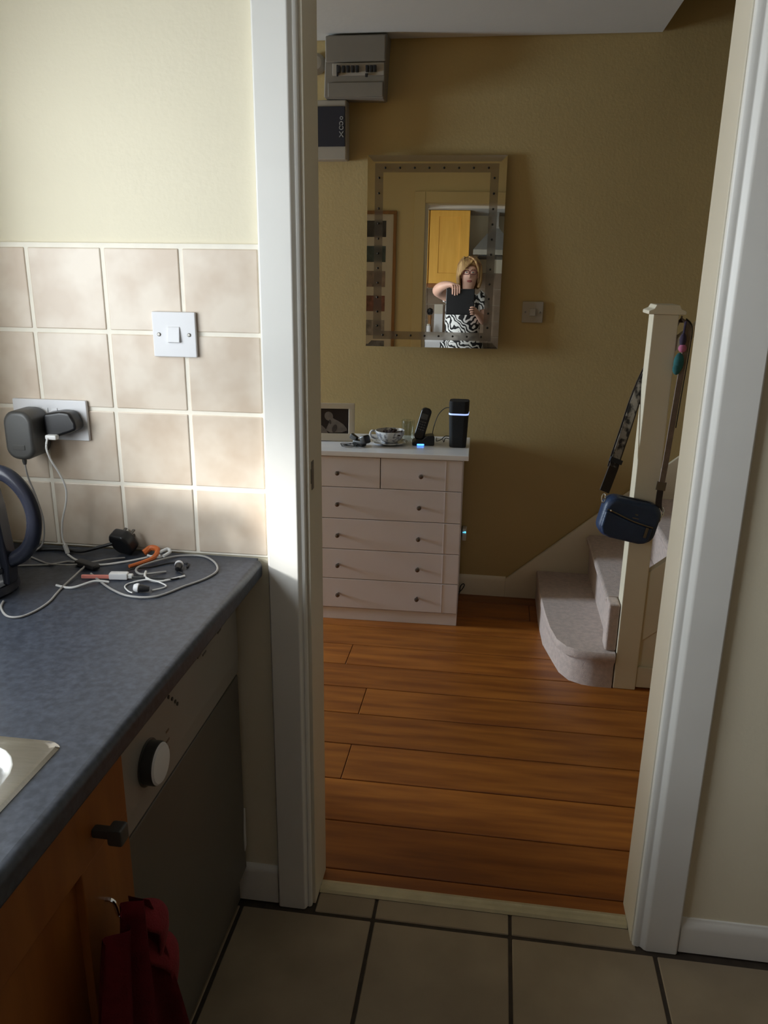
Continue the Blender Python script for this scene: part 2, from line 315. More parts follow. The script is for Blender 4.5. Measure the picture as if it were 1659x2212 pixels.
# floors
floor = obj('floor', box(-1.18, 3.50, -2.85, 0.045, -0.10, -0.003), 'fgrout', kind='structure', smooth=False, base=False)
hall_floor = obj('floor_hall', box(-4.6, 2.6, 0.065, 1.99, -0.10, -0.006), 'boardgap', kind='structure', smooth=False, base=False)
# kitchen floor tiles
cols = [-1.06, -0.857, -0.539, -0.221, 0.099, 0.421, 0.741, 1.061, 1.381, 1.701, 2.021, 2.341, 2.661, 2.981, 3.40]; rows = [-0.028, -0.448, -0.868, -1.288, -1.708, -2.128, -2.548, -2.70]
cache = {}
def tile_mesh(key, bmf, m):
    if key not in cache:
        me = bpy.data.meshes.new('tile'); put(me, bmf()); me.materials.append(M[m])
        for p in me.polygons: p.use_smooth = True
        me.set_sharp_from_angle(angle=R(15)); cache[key] = me
    return cache[key]
g = 0.0045
for i in range(len(cols) - 1):
    for j in range(len(rows) - 1):
        wx = cols[i + 1] - cols[i] - 2 * g; wy = rows[j] - rows[j + 1] - 2 * g
        me = tile_mesh(('f', round(wx, 3), round(wy, 3)), lambda: box(-wx / 2, wx / 2, -wy / 2, wy / 2, -0.008, 0, 0.002, 1), 'ftile')
        piece('tile', me, floor, ((cols[i] + cols[i + 1]) / 2, (rows[j] + rows[j + 1]) / 2, 0))
for a, b_ in ((-0.362, -0.225), (-0.217, 0.095), (0.103, 0.381)):
    wx = b_ - a
    piece('tile', tile_mesh(('t', wx), lambda: box(-wx / 2, wx / 2, -0.030, 0.030, -0.008, 0, 0.002, 1), 'ftile'), floor, ((a + b_) / 2, 0.0075, 0))
# hall floorboards, laid along x
by = [0.078, 0.123, 0.306, 0.492, 0.675, 0.858, 1.034, 1.204, 1.372, 1.545, 1.72, 1.89, 1.985]
cuts = [[0.9], [-0.2 - 1.1, 1.2], [0.75], [-0.40, 1.6], [1.0, -1.6], [-0.410, 1.3], [-1.3, 0.95], [-0.522, 1.5], [0.4 + 1.0, -1.5], [-0.9, 0.9], [0.2], [-1.0, 1.1]]
for j in range(len(by) - 1):
    xs = sorted([-4.5, -2.3 - 0.13 * j] + cuts[j] + [2.58])
    for a, b_ in zip(xs, xs[1:]):
        wx = b_ - a - 0.002; wy = by[j + 1] - by[j] - 0.0035
        me = tile_mesh(('b', round(wx, 3), round(wy, 4)), lambda: box(-wx / 2, wx / 2, -wy / 2, wy / 2, -0.006, 0, 0.0015, 1), 'board')
        piece('floorboard', me, hall_floor, ((a + b_) / 2, (by[j] + by[j + 1]) / 2, 0))
# wall tiles on the door wall above the worktop
tx = [-1.06, -0.9207, -0.7637, -0.6067, -0.4520]; tz = [1.502, 1.3405, 1.1855, 1.0300, 0.886]
obj('grout', box(-1.06, -0.4505, -0.0055, -0.0002, 0.886, 1.507), 'grout', wall_front, smooth=False)
for i in range(4):
    for j in range(4):
        wx = tx[i + 1] - tx[i] - 0.0075; wz = tz[j] - tz[j + 1] - 0.0075
        me = tile_mesh(('w', round(wx, 4), round(wz, 4)), lambda: box(-wx / 2, wx / 2, -0.0075, -0.0002, -wz / 2, wz / 2, 0.0022, 2), 'tile')
        piece('tile', me, wall_front, ((tx[i] + tx[i + 1]) / 2, 0, (tz[j] + tz[j + 1]) / 2))
# tiles on the left wall return (beside the socket) and rear splashback
# door casing: moulded architraves, lining, head
def architrave(sx):
    # outline in plan (x outwards from the opening, y towards the kitchen)
    i, f, e = (0.372, 0.389, 0.4515) if sx < 0 else (0.3745, 0.404, 0.4715)
    d = f - i
    o = [(i, -0.0012), (i, -0.007), (i + 0.12 * d, -0.0105), (i + 0.38 * d, -0.0120), (i + 0.48 * d, -0.0105), (i + 0.60 * d, -0.0120), (i + 0.78 * d, -0.0185), (f, -0.0215), (e - 0.005, -0.0215), (e - 0.001, -0.0185), (e, -0.0012)]
    return [(sx * x, y) for x, y in o]
door = obj('door_1', prism([(-0.385, 0.0), (-0.3645, 0.0), (-0.3645, 0.116), (-0.385, 0.116)], 'z', 0, 2.02, 0.002,
           bm=prism([(0.385, 0.0), (0.3715, 0.0), (0.3715, 0.116), (0.385, 0.116)], 'z', 0, 2.02, 0.002,
           bm=box(-0.3645, 0.3715, 0.0, 0.116, 1.995, 2.02, 0.002))), 'lining', kind='structure', base=False)
obj('architrave', prism(architrave(-1), 'z', 0, 2.075), 'gloss', door, angle=60)
obj('architrave', prism(architrave(1), 'z', 0, 2.075), 'gloss', door, angle=60)
obj('architrave', box(-0.3715, 0.374, -0.0215, -0.0005, 2.004, 2.075, 0.004), 'gloss', door)
for x0, x1 in ((-0.452, -0.384), (0.384, 0.452)):
    obj('hall_architrave', box(x0, x1, 0.1125, 0.130, 0, 2.075, 0.004), 'hallbright', door)
obj('hall_architrave', box(-0.3835, 0.3835, 0.1125, 0.130, 2.006, 2.075, 0.004), 'hallbright', door)
lk = obj('latch_keep', box(-0.3650, -0.3633, 0.018, 0.036, 1.03, 1.09, 0.0004, bm=box(-0.3653, -0.3625, 0.012, 0.02, 1.045, 1.075)), 'screw', door)
thr = obj('trim_1', sweep([Vector((-0.3635, 0.058, 0)), Vector((0.3705, 0.058, 0))], [(-0.020, 0), (-0.018, 0.004), (-0.009, 0.0065), (-0.005, 0.004), (0.002, 0.004), (0.006, 0.0075), (0.016, 0.0055), (0.021, 0.0)], bm=None), 'brass', kind='structure', base=False)
# skirting
def skirt(name, pts, axis, a0, a1, m='gloss'):
    return obj(name, prism(pts, axis, a0, a1), m, kind='structure', angle=50, base=False)
skirt('baseboard_right', [(0, 0.004), (-0.016, 0.004), (-0.016, 0.066), (-0.012, 0.076), (-0.006, 0.080), (-0.004, 0.087), (0, 0.088)], 'x', 0.4725, 3.40)
skirt('baseboard_left', [(0, 0.004), (-0.016, 0.004), (-0.016, 0.085), (-0.010, 0.095), (-0.004, 0.10), (0, 0.10)], 'x', -1.06, -0.4525)
skirt('baseboard_hall', [(1.99, 0), (1.975, 0), (1.975, 0.078), (1.982, 0.092), (1.99, 0.096)], 'x', -4.5, 0.09, 'creamgloss')
skirt('baseboard_hall_front', [(0.112, 0), (0.127, 0), (0.127, 0.078), (0.12, 0.092), (0.112, 0.096)], 'x', -1.3, -0.4525, 'creamgloss')
# front door at the far left end of the hall (lets the daylight in)
fd = obj('door_2', box(-4.59, -4.54, 0.93, 1.06, 0, 2.03, 0.004, bm=box(-4.59, -4.54, 1.58, 1.71, 0, 2.03, 0.004, bm=box(-4.59, -4.54, 1.06, 1.58, 0, 0.55, 0.004, bm=box(-4.59, -4.54, 1.06, 1.58, 1.85, 2.03, 0.004)))), 'gloss', kind='structure', base=False)
obj('pane', box(-4.57, -4.562, 1.06, 1.58, 0.55, 1.85), 'frosted', fd)
obj('door_handle', tube([(-4.54, 1.64, 1.02), (-4.50, 1.64, 1.02), (-4.495, 1.56, 1.02)], 0.009), 'chrome', fd)

# ------------------------------------------------------------------ staircase
st = thing('staircase', 'beige carpeted staircase rising to the right behind a cream square newel post', 'staircase', (0.9, 1.6, 0))
z1, rise, x1, run = 0.145, 0.185, 0.228, 0.213
out = [(0.228, 1.968), (0.230, 1.70), (0.240, 1.50), (0.252, 1.36), (0.272, 1.255), (0.305, 1.198), (0.352, 1.172), (0.41, 1.164), (0.478, 1.163), (0.478, 1.268), (0.70, 1.268), (0.70, 1.968)]
c0 = Vector((0.45, 1.6))
inn = [(c0.x + (x - c0.x) * 0.985 + (0.018 if i in (3, 4, 5, 6) else 0), y + (0.018 if 3 < i < 9 else 0)) for i, (x, y) in enumerate(out)]
bm = bmesh.new()
lv = [(inn, 0.0), (inn, z1 - 0.05), (out, z1 - 0.030), (out, z1 - 0.008), ([(c0.x + (x - c0.x) * 0.985, c0.y + (y - c0.y) * 0.985) for x, y in out], z1)]
rings = [[bm.verts.new((x, y, z)) for x, y in ps] for ps, z in lv]
for a, b_ in zip(rings, rings[1:]):
    for i in range(len(a)): bm.faces.new((a[i], a[(i + 1) % len(a)], b_[(i + 1) % len(a)], b_[i]))
bm.faces.new(rings[-1]); bm.faces.new(rings[0][::-1]); bmesh.ops.recalc_face_normals(bm, faces=bm.faces)
obj('step', bm, 'carpet', st, angle=50, label='lowest carpeted step with a rounded bullnose end')
for k in range(1, 12):
    xa = x1 + run * k; za = z1 + rise * k; xe = xa + run + 0.08
    prof = lambda xe: [(xa + 0.018, za - rise - 0.01), (xa + 0.014, za - 0.045), (xa, za - 0.030), (xa - 0.002, za - 0.012), (xa + 0.010, za), (xe, za), (xe, za - rise - 0.01)]
    sb = box(xa - 0.0015, 0.4805, 1.186, 1.2625, z1 + 0.001, za, 0.008, 3) if k == 1 else None
    obj('step', prism([(xa + 0.018, za - rise - 0.01), (xa + 0.014, za - 0.045), (xa, za - 0.030), (xa - 0.002, za - 0.012), (xa + 0.010, za), (xe, za), (xe, za - rise - 0.01)], 'y', 1.2625 if k == 1 else 1.24, 1.968, 0.0, bm=sb), 'carpet', st, angle=50)
sl = rise / run
def band(x0, x1_, zz0, zz1, off): return [(x0, zz0(x0)), (x1_, zz0(x1_)), (x1_, zz1(x1_)), (x0, zz1(x0))]
zt = lambda x: 0.088 + 0.875 * (x - 0.088)
obj('wall_string', prism([(0.088, 0.0), (0.50, 0.0), (2.58, zt(2.58) - 0.42), (2.58, zt(2.58)), (0.088, zt(0.088))], 'y', 1.970, 1.989, 0.004), 'creamgloss', st)
obj('newel_post', box(0.482, 0.562, 1.180, 1.260, 0, 1.338, 0.004), 'creamgloss', st)
cp = obj('newel_cap', prism([(0.464, 1.338), (0.580, 1.338), (0.580, 1.349), (0.564, 1.356), (0.558, 1.368), (0.486, 1.368), (0.480, 1.356), (0.464, 1.349)], 'y', 1.163, 1.277, 0.003), 'creamgloss', st)
zs = lambda x: 0.455 + sl * (x - 0.563)
obj('outer_string', prism([(0.563, zs(0.563) - 0.27), (2.5, zs(2.5) - 0.27), (2.5, zs(2.5)), (0.563, zs(0.563))], 'y', 1.196, 1.232, 0.004), 'creamgloss', st)
obj('spandrel_panel', prism([(0.563, 0.0), (2.5, 0.0), (2.5, zs(2.5) - 0.05), (0.563, zs(0.563) - 0.05)], 'y', 1.206, 1.222), 'creamgloss', st)
obj('spandrel_skirting', box(0.563, 2.5, 1.190, 1.205, 0.006, 0.088, 0.004), 'creamgloss', st)
zh = lambda x: 1.285 + sl * (x - 0.59)
obj('handrail', prism([(0.563, zh(0.563) - 0.045), (1.75, zh(1.75) - 0.045), (1.75, zh(1.75)), (0.563, zh(0.563))], 'y', 1.194, 1.246, 0.008), 'creamgloss', st)
for k in range(9):
    xb = 0.70 + 0.12 * k
    obj('baluster', prism([(xb, zs(xb) - 0.02), (xb + 0.03, zs(xb + 0.03) - 0.02), (xb + 0.03, zh(xb + 0.03) - 0.03), (xb, zh(xb) - 0.03)], 'y', 1.204, 1.234, 0.002), 'creamgloss', st)

# ------------------------------------------------------------------ handbag on the newel
bt = thing('handbag', 'small navy leather crossbody handbag hanging in front of the newel post', 'handbag', (0.463, 1.128, 0.670), (0, R(12), R(6)))
def rrect(w_, h_, r, k=6):
    o = []
    for cx, cz, a0 in ((w_ / 2 - r, h_ / 2 - r, 0), (-w_ / 2 + r, h_ / 2 - r, 90), (-w_ / 2 + r, -h_ / 2 + r, 180), (w_ / 2 - r, -h_ / 2 + r, 270)):
        for i in range(k + 1): a = R(a0 + 90 * i / k); o.append((cx + r * math.cos(a), cz + r * math.sin(a)))
    return o
def pillow(w_, h_, d, r, y0=0.0, rnd=0.02):
    b2 = bmesh.new(); lv = []
    for t, ins in ((-d / 2, rnd), (-d / 2 + rnd * 0.3, rnd * 0.3), (-d / 2 + rnd, 0), (d / 2 - rnd, 0), (d / 2 - rnd * 0.3, rnd * 0.3), (d / 2, rnd)):
        lv.append([b2.verts.new((x, y0 + t, z)) for x, z in rrect(w_ - 2 * ins, h_ - 2 * ins, max(r - ins * 0.6, 0.004))])
    n = len(lv[0])
    for a, b_ in zip(lv, lv[1:]):
        for i in range(n): b2.faces.new((a[i], a[(i + 1) % n], b_[(i + 1) % n], b_[i]))
    b2.faces.new(lv[0]); b2.faces.new(lv[-1][::-1]); bmesh.ops.recalc_face_normals(b2, faces=b2.faces); return b2
BW = Matrix.Translation((0.463, 1.128, 0.670)) @ Matrix.Rotation(R(6), 4, 'Z') @ Matrix.Rotation(R(12), 4, 'Y')
def inb(b2): return merge(BM(), b2, BW)
bt.rotation_euler = BW.to_euler()
obj('body', inb(pillow(0.196, 0.142, 0.072, 0.040)), 'bag', bt, angle=60)
obj('front_pocket', inb(prism([(x, z) for x, z in ([(-0.094, 0.022), (-0.06, 0.016), (0.0, 0.003), (0.05, -0.004), (0.076, -0.006)] + [(0.076, -0.045), (0.066, -0.062), (0.045, -0.068), (-0.055, -0.068), (-0.083, -0.058), (-0.094, -0.035)])], 'y', -0.047, -0.030, 0.008, seg=3)), 'bag', bt, angle=60)
zp = obj('zip', inb(tube([(-0.090, -0.042, 0.026), (-0.05, -0.044, 0.018), (0.0, -0.044, 0.006), (0.05, -0.044, 0.000), (0.074, -0.042, -0.002)], 0.0028)), 'screw', bt)
obj('zip_pull', inb(box(0.050, 0.060, -0.051, -0.047, -0.040, -0.004, 0.001)), 'knob', zp)
obj('zip_end', inb(ball((-0.078, -0.043, 0.024), 0.004, 0.003, 0.004, 10)), 'chrome', zp)
obj('top_zip_trim', inb(sweep([Vector((x, 0.0, z)) for x, z in [(-0.085, 0.050), (-0.070, 0.066), (-0.04, 0.0715), (0.04, 0.0715), (0.070, 0.066), (0.085, 0.050)]], [(-0.010, -0.001), (0.010, -0.001), (0.010, 0.002), (-0.010, 0.002)], (0, 0.1, 1))), 'bagdark', bt)
obj('emblem', inb(box(0.006, 0.016, -0.0375, -0.0355, 0.026, 0.030, 0.0005, bm=box(0.000, 0.022, -0.0375, -0.0355, 0.014, 0.017, 0.0005))), 'screw', bt)
for s in (-1, 1):
    rg = [Vector((s * (0.101 + 0.006 * math.cos(a)), 0.010 * math.sin(a * 1.0), 0.050 + 0.013 * math.sin(a))) for a in [2 * math.pi * i / 12 for i in range(13)]]
    obj('ring', inb(sweep(rg, [(0.0022 * math.cos(q), 0.0022 * math.sin(q)) for q in [i * math.pi / 3 for i in range(6)]], (0, 1, 0.2))), 'chrome', bt, label='silver metal strap ring')
# strap: wide woven side passes behind the newel and over the handrail, then comes down the right
wide = [(0.385, 1.145, 0.778), (0.410, 1.172, 0.870), (0.438, 1.205, 0.965), (0.462, 1.240, 1.045), (0.492, 1.272, 1.125), (0.530, 1.278, 1.210), (0.560, 1.268, 1.262)]
obj('woven_strap', ribbon([(0.402, 1.165, 0.835)] + wide[1:], 0.030, 0.004, (0.35, -1, 0.25)), 'strap', bt, label='patterned woven strap with dark edges')
obj('strap_border', ribbon([(0.402, 1.167, 0.835)] + [(x, y + 0.003, z) for x, y, z in wide[1:]], 0.040, 0.003, (0.35, -1, 0.25)), 'strapedge', bt)
obj('strap_end_tab', ribbon([(0.378, 1.140, 0.757), (0.388, 1.150, 0.787), (0.404, 1.163, 0.838)], 0.034, 0.006, (0.35, -1, 0.25)), 'strapedge', bt)
obj('strap_buckle', ribbon([(0.408, 1.164, 0.852), (0.4125, 1.168, 0.866)], 0.044, 0.009, (0.35, -1, 0.25), k=2), 'bagdark', bt)
right = [(0.557, 1.270, 1.250), (0.569, 1.262, 1.298), (0.580, 1.220, 1.322), (0.592, 1.180, 1.300), (0.590, 1.168, 1.235), (0.581, 1.160, 1.100), (0.573, 1.150, 0.980), (0.567, 1.145, 0.880), (0.561, 1.140, 0.800)]
obj('strap_tail', ribbon(right, 0.022, 0.003, (0.5, -1, 0.1)), 'strapplain', bt, label='narrow mauve strap on the right of the newel post')
obj('strap_tail_edge', ribbon([(x + 0.014, y + 0.004, z) for x, y, z in right[2:7]], 0.006, 0.003, (1, -0.35, 0)), 'strapedge', bt)
obj('strap_slider', ribbon([(0.561, 1.139, 0.800), (0.558, 1.137, 0.772)], 0.030, 0.006, (0, -1, 0.1), k=2), 'knob', bt)
obj('strap_lower_tab', ribbon([(0.559, 1.138, 0.785), (0.557, 1.136, 0.735), (0.560, 1.130, 0.70)], 0.020, 0.006, (0, -1, 0.1)), 'strapedge', bt)
obj('lobster_clip', tube([(0.560, 1.130, 0.712), (0.567, 1.122, 0.690), (0.562, 1.120, 0.668), (0.554, 1.124, 0.676)], 0.003), 'chrome', bt)
tt = thing('tassel_charm', 'teal, pink and purple yarn tassel charm hanging by the newel post top', 'tassel', (0.573, 1.150, 1.17))
b2 = ball((0.571, 1.153, 1.190), 0.016, 0.011, 0.032, 14); obj('teal_tassel', ball((0.567, 1.152, 1.172), 0.013, 0.010, 0.020, 14, bm=b2), 'teal', tt)
obj('pink_knot', ball((0.577, 1.151, 1.236), 0.013, 0.010, 0.013, 14), 'pinkyarn', tt, label='pink yarn knot')
obj('purple_cord', ball((0.576, 1.153, 1.262), 0.011, 0.009, 0.022, 12, bm=tube([(0.577, 1.156, 1.275), (0.578, 1.158, 1.300), (0.581, 1.163, 1.318)], 0.004)), 'purple', tt, label='dark purple cord')

# ------------------------------------------------------------------ chest of drawers
cx0, cx1, cy0, cy1 = -0.790, -0.121, 1.622, 1.962
ch = thing('chest_of_drawers', 'white six-drawer chest of drawers with small pewter knobs against the hall wall', 'chest', ((cx0 + cx1) / 2, (cy0 + cy1) / 2, 0))
ch.rotation_euler = (0, 0, R(1.4))
CW = Matrix.Translation(ch.location) @ Matrix.Rotation(R(1.4), 4, 'Z') @ Matrix.Translation(-ch.location)
def inc(b2): return merge(BM(), b2, CW)
bm = box(cx0, cx0 + 0.016, cy0, cy1, 0, 0.729, 0.001); box(cx1 - 0.016, cx1, cy0, cy1, 0, 0.729, 0.001, bm=bm); box(cx0 + 0.016, cx1 - 0.016, cy1 - 0.012, cy1, 0.03, 0.729, bm=bm)
obj('carcass', inc(bm), 'chest', ch)
obj('plinth', inc(box(cx0, cx1, cy0 - 0.012, cy0 + 0.004, 0, 0.055, 0.0015)), 'chest', ch)
obj('top', inc(box(cx0 - 0.024, cx1 + 0.022, cy0 - 0.024, cy1 + 0.006, 0.7295, 0.7515, 0.003)), 'chesttop', ch, label='glossy white top')
rowz = [(0.5990, 0.7275), (0.4630, 0.5970), (0.3270, 0.4610), (0.1930, 0.3250), (0.0580, 0.1910)]
mid = (cx0 + cx1) / 2
def drawer(xa, xb, za, zb, kx):
    bm = box(xa, xb, cy0 - 0.018, cy0 - 0.001, za, zb, 0.0022)
    dr = obj('drawer', inc(bm), 'chest', ch)
    for gx in (cx0 + 0.066, cx1 - 0.068):
        if xa < gx < xb: obj('routed_line', inc(box(gx - 0.0012, gx + 0.0012, cy0 - 0.0188, cy0 - 0.0170, za + 0.002, zb - 0.002)), 'chest', dr)
    for k in kx:
        obj('knob', inc(lathe([(0.0, 0.0), (0.0045, 0.0), (0.0045, 0.012), (0.008, 0.016), (0.0098, 0.021), (0.0085, 0.026), (0.004, 0.028), (0.0, 0.0285)], (k, cy0 - 0.0178, (za + zb) / 2 - 0.002), 'y', 14)), 'knob', dr)
drawer(cx0 + 0.001, mid - 0.002, *rowz[0], [-0.632]); drawer(mid + 0.001, cx1 - 0.001, *rowz[0], [-0.288])
for r_ in rowz[1:]: drawer(cx0 + 0.001, cx1 - 0.001, *r_, [-0.633, -0.293])

# things on the chest
ZT = 0.7515
ft = thing('photo_frame', 'cream photo frame with a black and white child portrait on the white chest', 'photo frame', (-0.72, 1.79, ZT))
FW = Matrix.Translation((-0.72, 1.775, ZT + 0.0025)) @ Matrix.Rotation(R(7), 4, 'Z') @ Matrix.Rotation(R(-9), 4, 'X')
ft.matrix_world = FW; ft.rotation_euler = FW.to_euler(); ft.location = FW.to_translation()
def inf(b2): return merge(BM(), b2, FW)
fw, fh = 0.256, 0.160
bm = box(-fw / 2, fw / 2, -0.009, 0.006, 0, 0.031, 0.003); box(-fw / 2, fw / 2, -0.009, 0.006, fh - 0.024, fh, 0.003, bm=bm)
box(-fw / 2, -fw / 2 + 0.026, -0.009, 0.006, 0.028, fh - 0.022, 0.003, bm=bm); box(fw / 2 - 0.026, fw / 2, -0.009, 0.006, 0.028, fh - 0.022, 0.003, bm=bm)
obj('frame', inf(bm), 'photoframe', ft)
ph = obj('photo_print', inf(box(-fw / 2 + 0.02, fw / 2 - 0.02, -0.003, 0.004, 0.024, fh - 0.02)), 'photodark', ft)
def flat(pts, y): # flat printed patch
    b2 = bmesh.new(); b2.faces.new([b2.verts.new((x, y, z)) for x, z in pts]); return inf(b2)
def ell(cx, cz, rx, rz, a=0, n=16): return [(cx + rx * math.cos(t) * math.cos(a) - rz * math.sin(t) * math.sin(a), cz + rx * math.cos(t) * math.sin(a) + rz * math.sin(t) * math.cos(a)) for t in [2 * math.pi * i / n for i in range(n)]]
L = fw / 2 - 0.026
obj('portrait_print', flat([(L - 0.098, 0.045), (L - 0.078, 0.034), (L - 0.028, 0.036), (L - 0.006, 0.044), (L - 0.009, 0.054), (L - 0.022, 0.070), (L - 0.045, 0.085), (L - 0.062, 0.093), (L - 0.072, 0.100), (L - 0.080, 0.094), (L - 0.083, 0.078)], -0.0036), 'photomid', ph)
obj('portrait_print', flat(ell(L - 0.085, 0.104, 0.018, 0.020, 0.5), -0.0038), 'photomid', ph)
obj('portrait_print', flat(ell(L - 0.079, 0.080, 0.005, 0.010, 0.2), -0.0040), 'photoshade', ph)
obj('portrait_print', flat(ell(L - 0.060, 0.052, 0.010, 0.018, -0.3), -0.0040), 'photoshade', ph)
obj('portrait_print', flat([(L - 0.130, 0.030), (L - 0.088, 0.031), (L - 0.100, 0.052), (L - 0.115, 0.065), (L - 0.130, 0.068)], -0.0036), 'photomid', ph)
obj('backing_stand', inf(prism([(0.006, 0.012), (0.012, 0.014), (0.053, 0.0075), (0.058, 0.0105), (0.012, 0.11), (0.006, 0.11)], 'x', -0.02, 0.02)), 'black', ft)

pt = thing('plug_adapter', 'small black power adapter with coiled thin wire in front of the photo frame', 'adapter', (-0.557, 1.70, ZT))
PA = Matrix.Translation((-0.552, 1.702, ZT)) @ Matrix.Rotation(R(-28), 4, 'Z')
b2 = merge(BM(), box(-0.030, 0.022, -0.017, 0.017, 0.001, 0.026, 0.006), PA); obj('casing', b2, 'black', pt)
obj('pin_plate', merge(BM(), box(0.018, 0.048, -0.020, 0.020, 0.004, 0.040, 0.007), PA @ Matrix.Rotation(R(-18), 4, 'Y')), 'black', pt)
obj('cable_end', merge(BM(), box(-0.062, -0.026, -0.009, 0.009, 0.012, 0.034, 0.004), PA @ Matrix.Rotation(R(24), 4, 'Y') @ Matrix.Translation((0, 0, -0.006))), 'black', pt)
loop = [(-0.596 + 0.030 * math.cos(a) * (1 + 0.12 * i / 9), 1.676 + 0.020 * math.sin(a), ZT + 0.002 + 0.0007 * i) for i, a in enumerate([2.2 * math.pi * k / 11 * 1.6 for k in range(18)])]
obj('wire', tube(loop + [(-0.575, 1.694, ZT + 0.016)], 0.0013, 4, 6), 'rubber', pt)

cup = thing('china_bowl', 'grey and white patterned china cup bowl with dark petals on its saucer', 'bowl', (-0.437, 1.775, ZT))
obj('saucer', lathe([(0, 0), (0.045, 0.0), (0.052, 0.004), (0.074, 0.010), (0.076, 0.0125), (0.050, 0.0085), (0, 0.006)], (-0.437, 1.775, ZT), n=32), 'china', cup)
obj('bowl', lathe([(0, 0.0065), (0.030, 0.0065), (0.034, 0.010), (0.050, 0.024), (0.060, 0.044), (0.063, 0.058), (0.0605, 0.059), (0.056, 0.046), (0.046, 0.028), (0.030, 0.016), (0, 0.014)], (-0.437, 1.775, ZT), n=32), 'china', cup)
obj('handle', tube([(-0.492, 1.768, ZT + 0.052), (-0.512, 1.764, ZT + 0.056), (-0.520, 1.762, ZT + 0.042), (-0.510, 1.764, ZT + 0.028), (-0.489, 1.768, ZT + 0.022)], 0.0045, 5, 8), 'china', cup)
bm = BM(); rr = random.Random(3)
for i in range(46):
    a = rr.uniform(0, 6.28); q = 0.050 * math.sqrt(rr.random()); hh = 0.046 + 0.020 * (1 - q / 0.05) * (1.0 if math.cos(a) > -0.3 else 0.5)
    ball((-0.430 + q * math.cos(a), 1.775 + q * math.sin(a), ZT + hh), 0.010, 0.007, 0.004, 6, bm=bm, mtx=Matrix.Rotation(rr.uniform(0, 3), 4, 'Z') @ Matrix.Rotation(rr.uniform(-0.6, 0.6), 4, 'X'))
tagp = obj('dried_petals', bm, 'potpourri', cup); tagp['kind'] = 'stuff'
gl = obj('glass_tumbler', lathe([(0, 0), (0.024, 0), (0.026, 0.004), (0.030, 0.085), (0.0285, 0.085), (0.0245, 0.006), (0, 0.005)], (-0.372, 1.880, ZT), n=24), 'clear'); tag(gl, 'clear glass tumbler at the back between china bowl and telephone', 'tumbler')

cr_ = thing('phone_cradle', 'black cordless telephone charging cradle with a blue light on the white chest', 'phone cradle', (-0.290, 1.79, ZT))
prof = [(-0.046, 0.0), (0.048, 0.0), (0.048, 0.040), (0.040, 0.044), (0.012, 0.040), (-0.004, 0.024), (-0.030, 0.026), (-0.046, 0.014)]
CRW = Matrix.Translation((-0.298, 1.792, ZT)) @ Matrix.Rotation(R(8), 4, 'Z')
obj('casing', merge(BM(), prism(prof, 'y', -0.032, 0.032, 0.006, seg=3), CRW), 'black', cr_, angle=50)
obj('blue_lamp', merge(BM(), box(-0.026, 0.004, -0.0345, -0.031, 0.0015, 0.0085, 0.002), CRW), 'bluelight', cr_, label='glowing blue indicator light')
hs = thing('cordless_handset', 'black cordless telephone handset standing upright in its cradle', 'telephone', (-0.318, 1.792, ZT + 0.022), (0, R(15), 0))
HW = Matrix.Translation(hs.location) @ Matrix.Rotation(R(15), 4, 'Y') @ Matrix.Rotation(R(-6), 4, 'X')
hs.rotation_euler = HW.to_euler()
def inh(b2): return merge(BM(), b2, HW)
obj('casing', inh(merge(BM(), pillow(0.044, 0.138, 0.024, 0.017, 0, 0.006), Matrix.Translation((0, 0, 0.068)))), 'black', hs, angle=60)
obj('screen', inh(box(-0.014, 0.014, -0.0135, -0.0105, 0.088, 0.112, 0.002)), 'darkgrey', hs)
kb = obj('key', inh(box(-0.013, -0.006, -0.0135, -0.0105, 0.074, 0.079, 0.001)), 'darkgrey', hs)
for r_ in range(4):
    for c_ in range(3):
        if r_ + c_: o = bpy.data.objects.new('key', kb.data); COL.objects.link(o); o.parent = hs; o.location = (c_ * 0.0098, 0, -0.011 * r_)

sp_ = thing('smart_speaker', 'tall black speaker column with a glowing pale blue ring on the chest corner', 'speaker', (-0.149, 1.785, ZT))
def srect(w_, d_, r, z): return [Vector((-0.149 + x, 1.785 + y, z)) for x, y in rrect(w_, d_, r, 5)]
def stack(levels):
    b2 = bmesh.new(); rs = [[b2.verts.new(p) for p in srect(w_, d_, r, z)] for w_, d_, r, z in levels]
    for a, b_ in zip(rs, rs[1:]):
        for i in range(len(a)): b2.faces.new((a[i], a[(i + 1) % len(a)], b_[(i + 1) % len(a)], b_[i]))
    b2.faces.new(rs[0][::-1]); b2.faces.new(rs[-1]); return b2
obj('body', stack([(0.066, 0.066, 0.016, ZT), (0.070, 0.070, 0.017, ZT + 0.003), (0.0805, 0.080, 0.018, ZT + 0.138)]), 'matblack', sp_, angle=50)
obj('light_ring', stack([(0.0820, 0.0815, 0.018, ZT + 0.138), (0.0824, 0.082, 0.018, ZT + 0.1445)]), 'paleblue', sp_, label='glowing pale blue light ring')
obj('head', stack([(0.0808, 0.080, 0.018, ZT + 0.1445), (0.0825, 0.082, 0.018, ZT + 0.190), (0.078, 0.078, 0.018, ZT + 0.1945)]), 'matblack', sp_, angle=50)
c_ = obj('speaker_cable', tube([(-0.185, 1.82, ZT + 0.157), (-0.212, 1.835, ZT + 0.150), (-0.240, 1.85, ZT + 0.118), (-0.258, 1.86, ZT + 0.065), (-0.266, 1.88, ZT + 0.012), (-0.262, 1.93, ZT + 0.003)], 0.0018, 6, 6), 'rubber'); tag(c_, 'thin dark cable arching from the black speaker towards the telephone', 'cable')
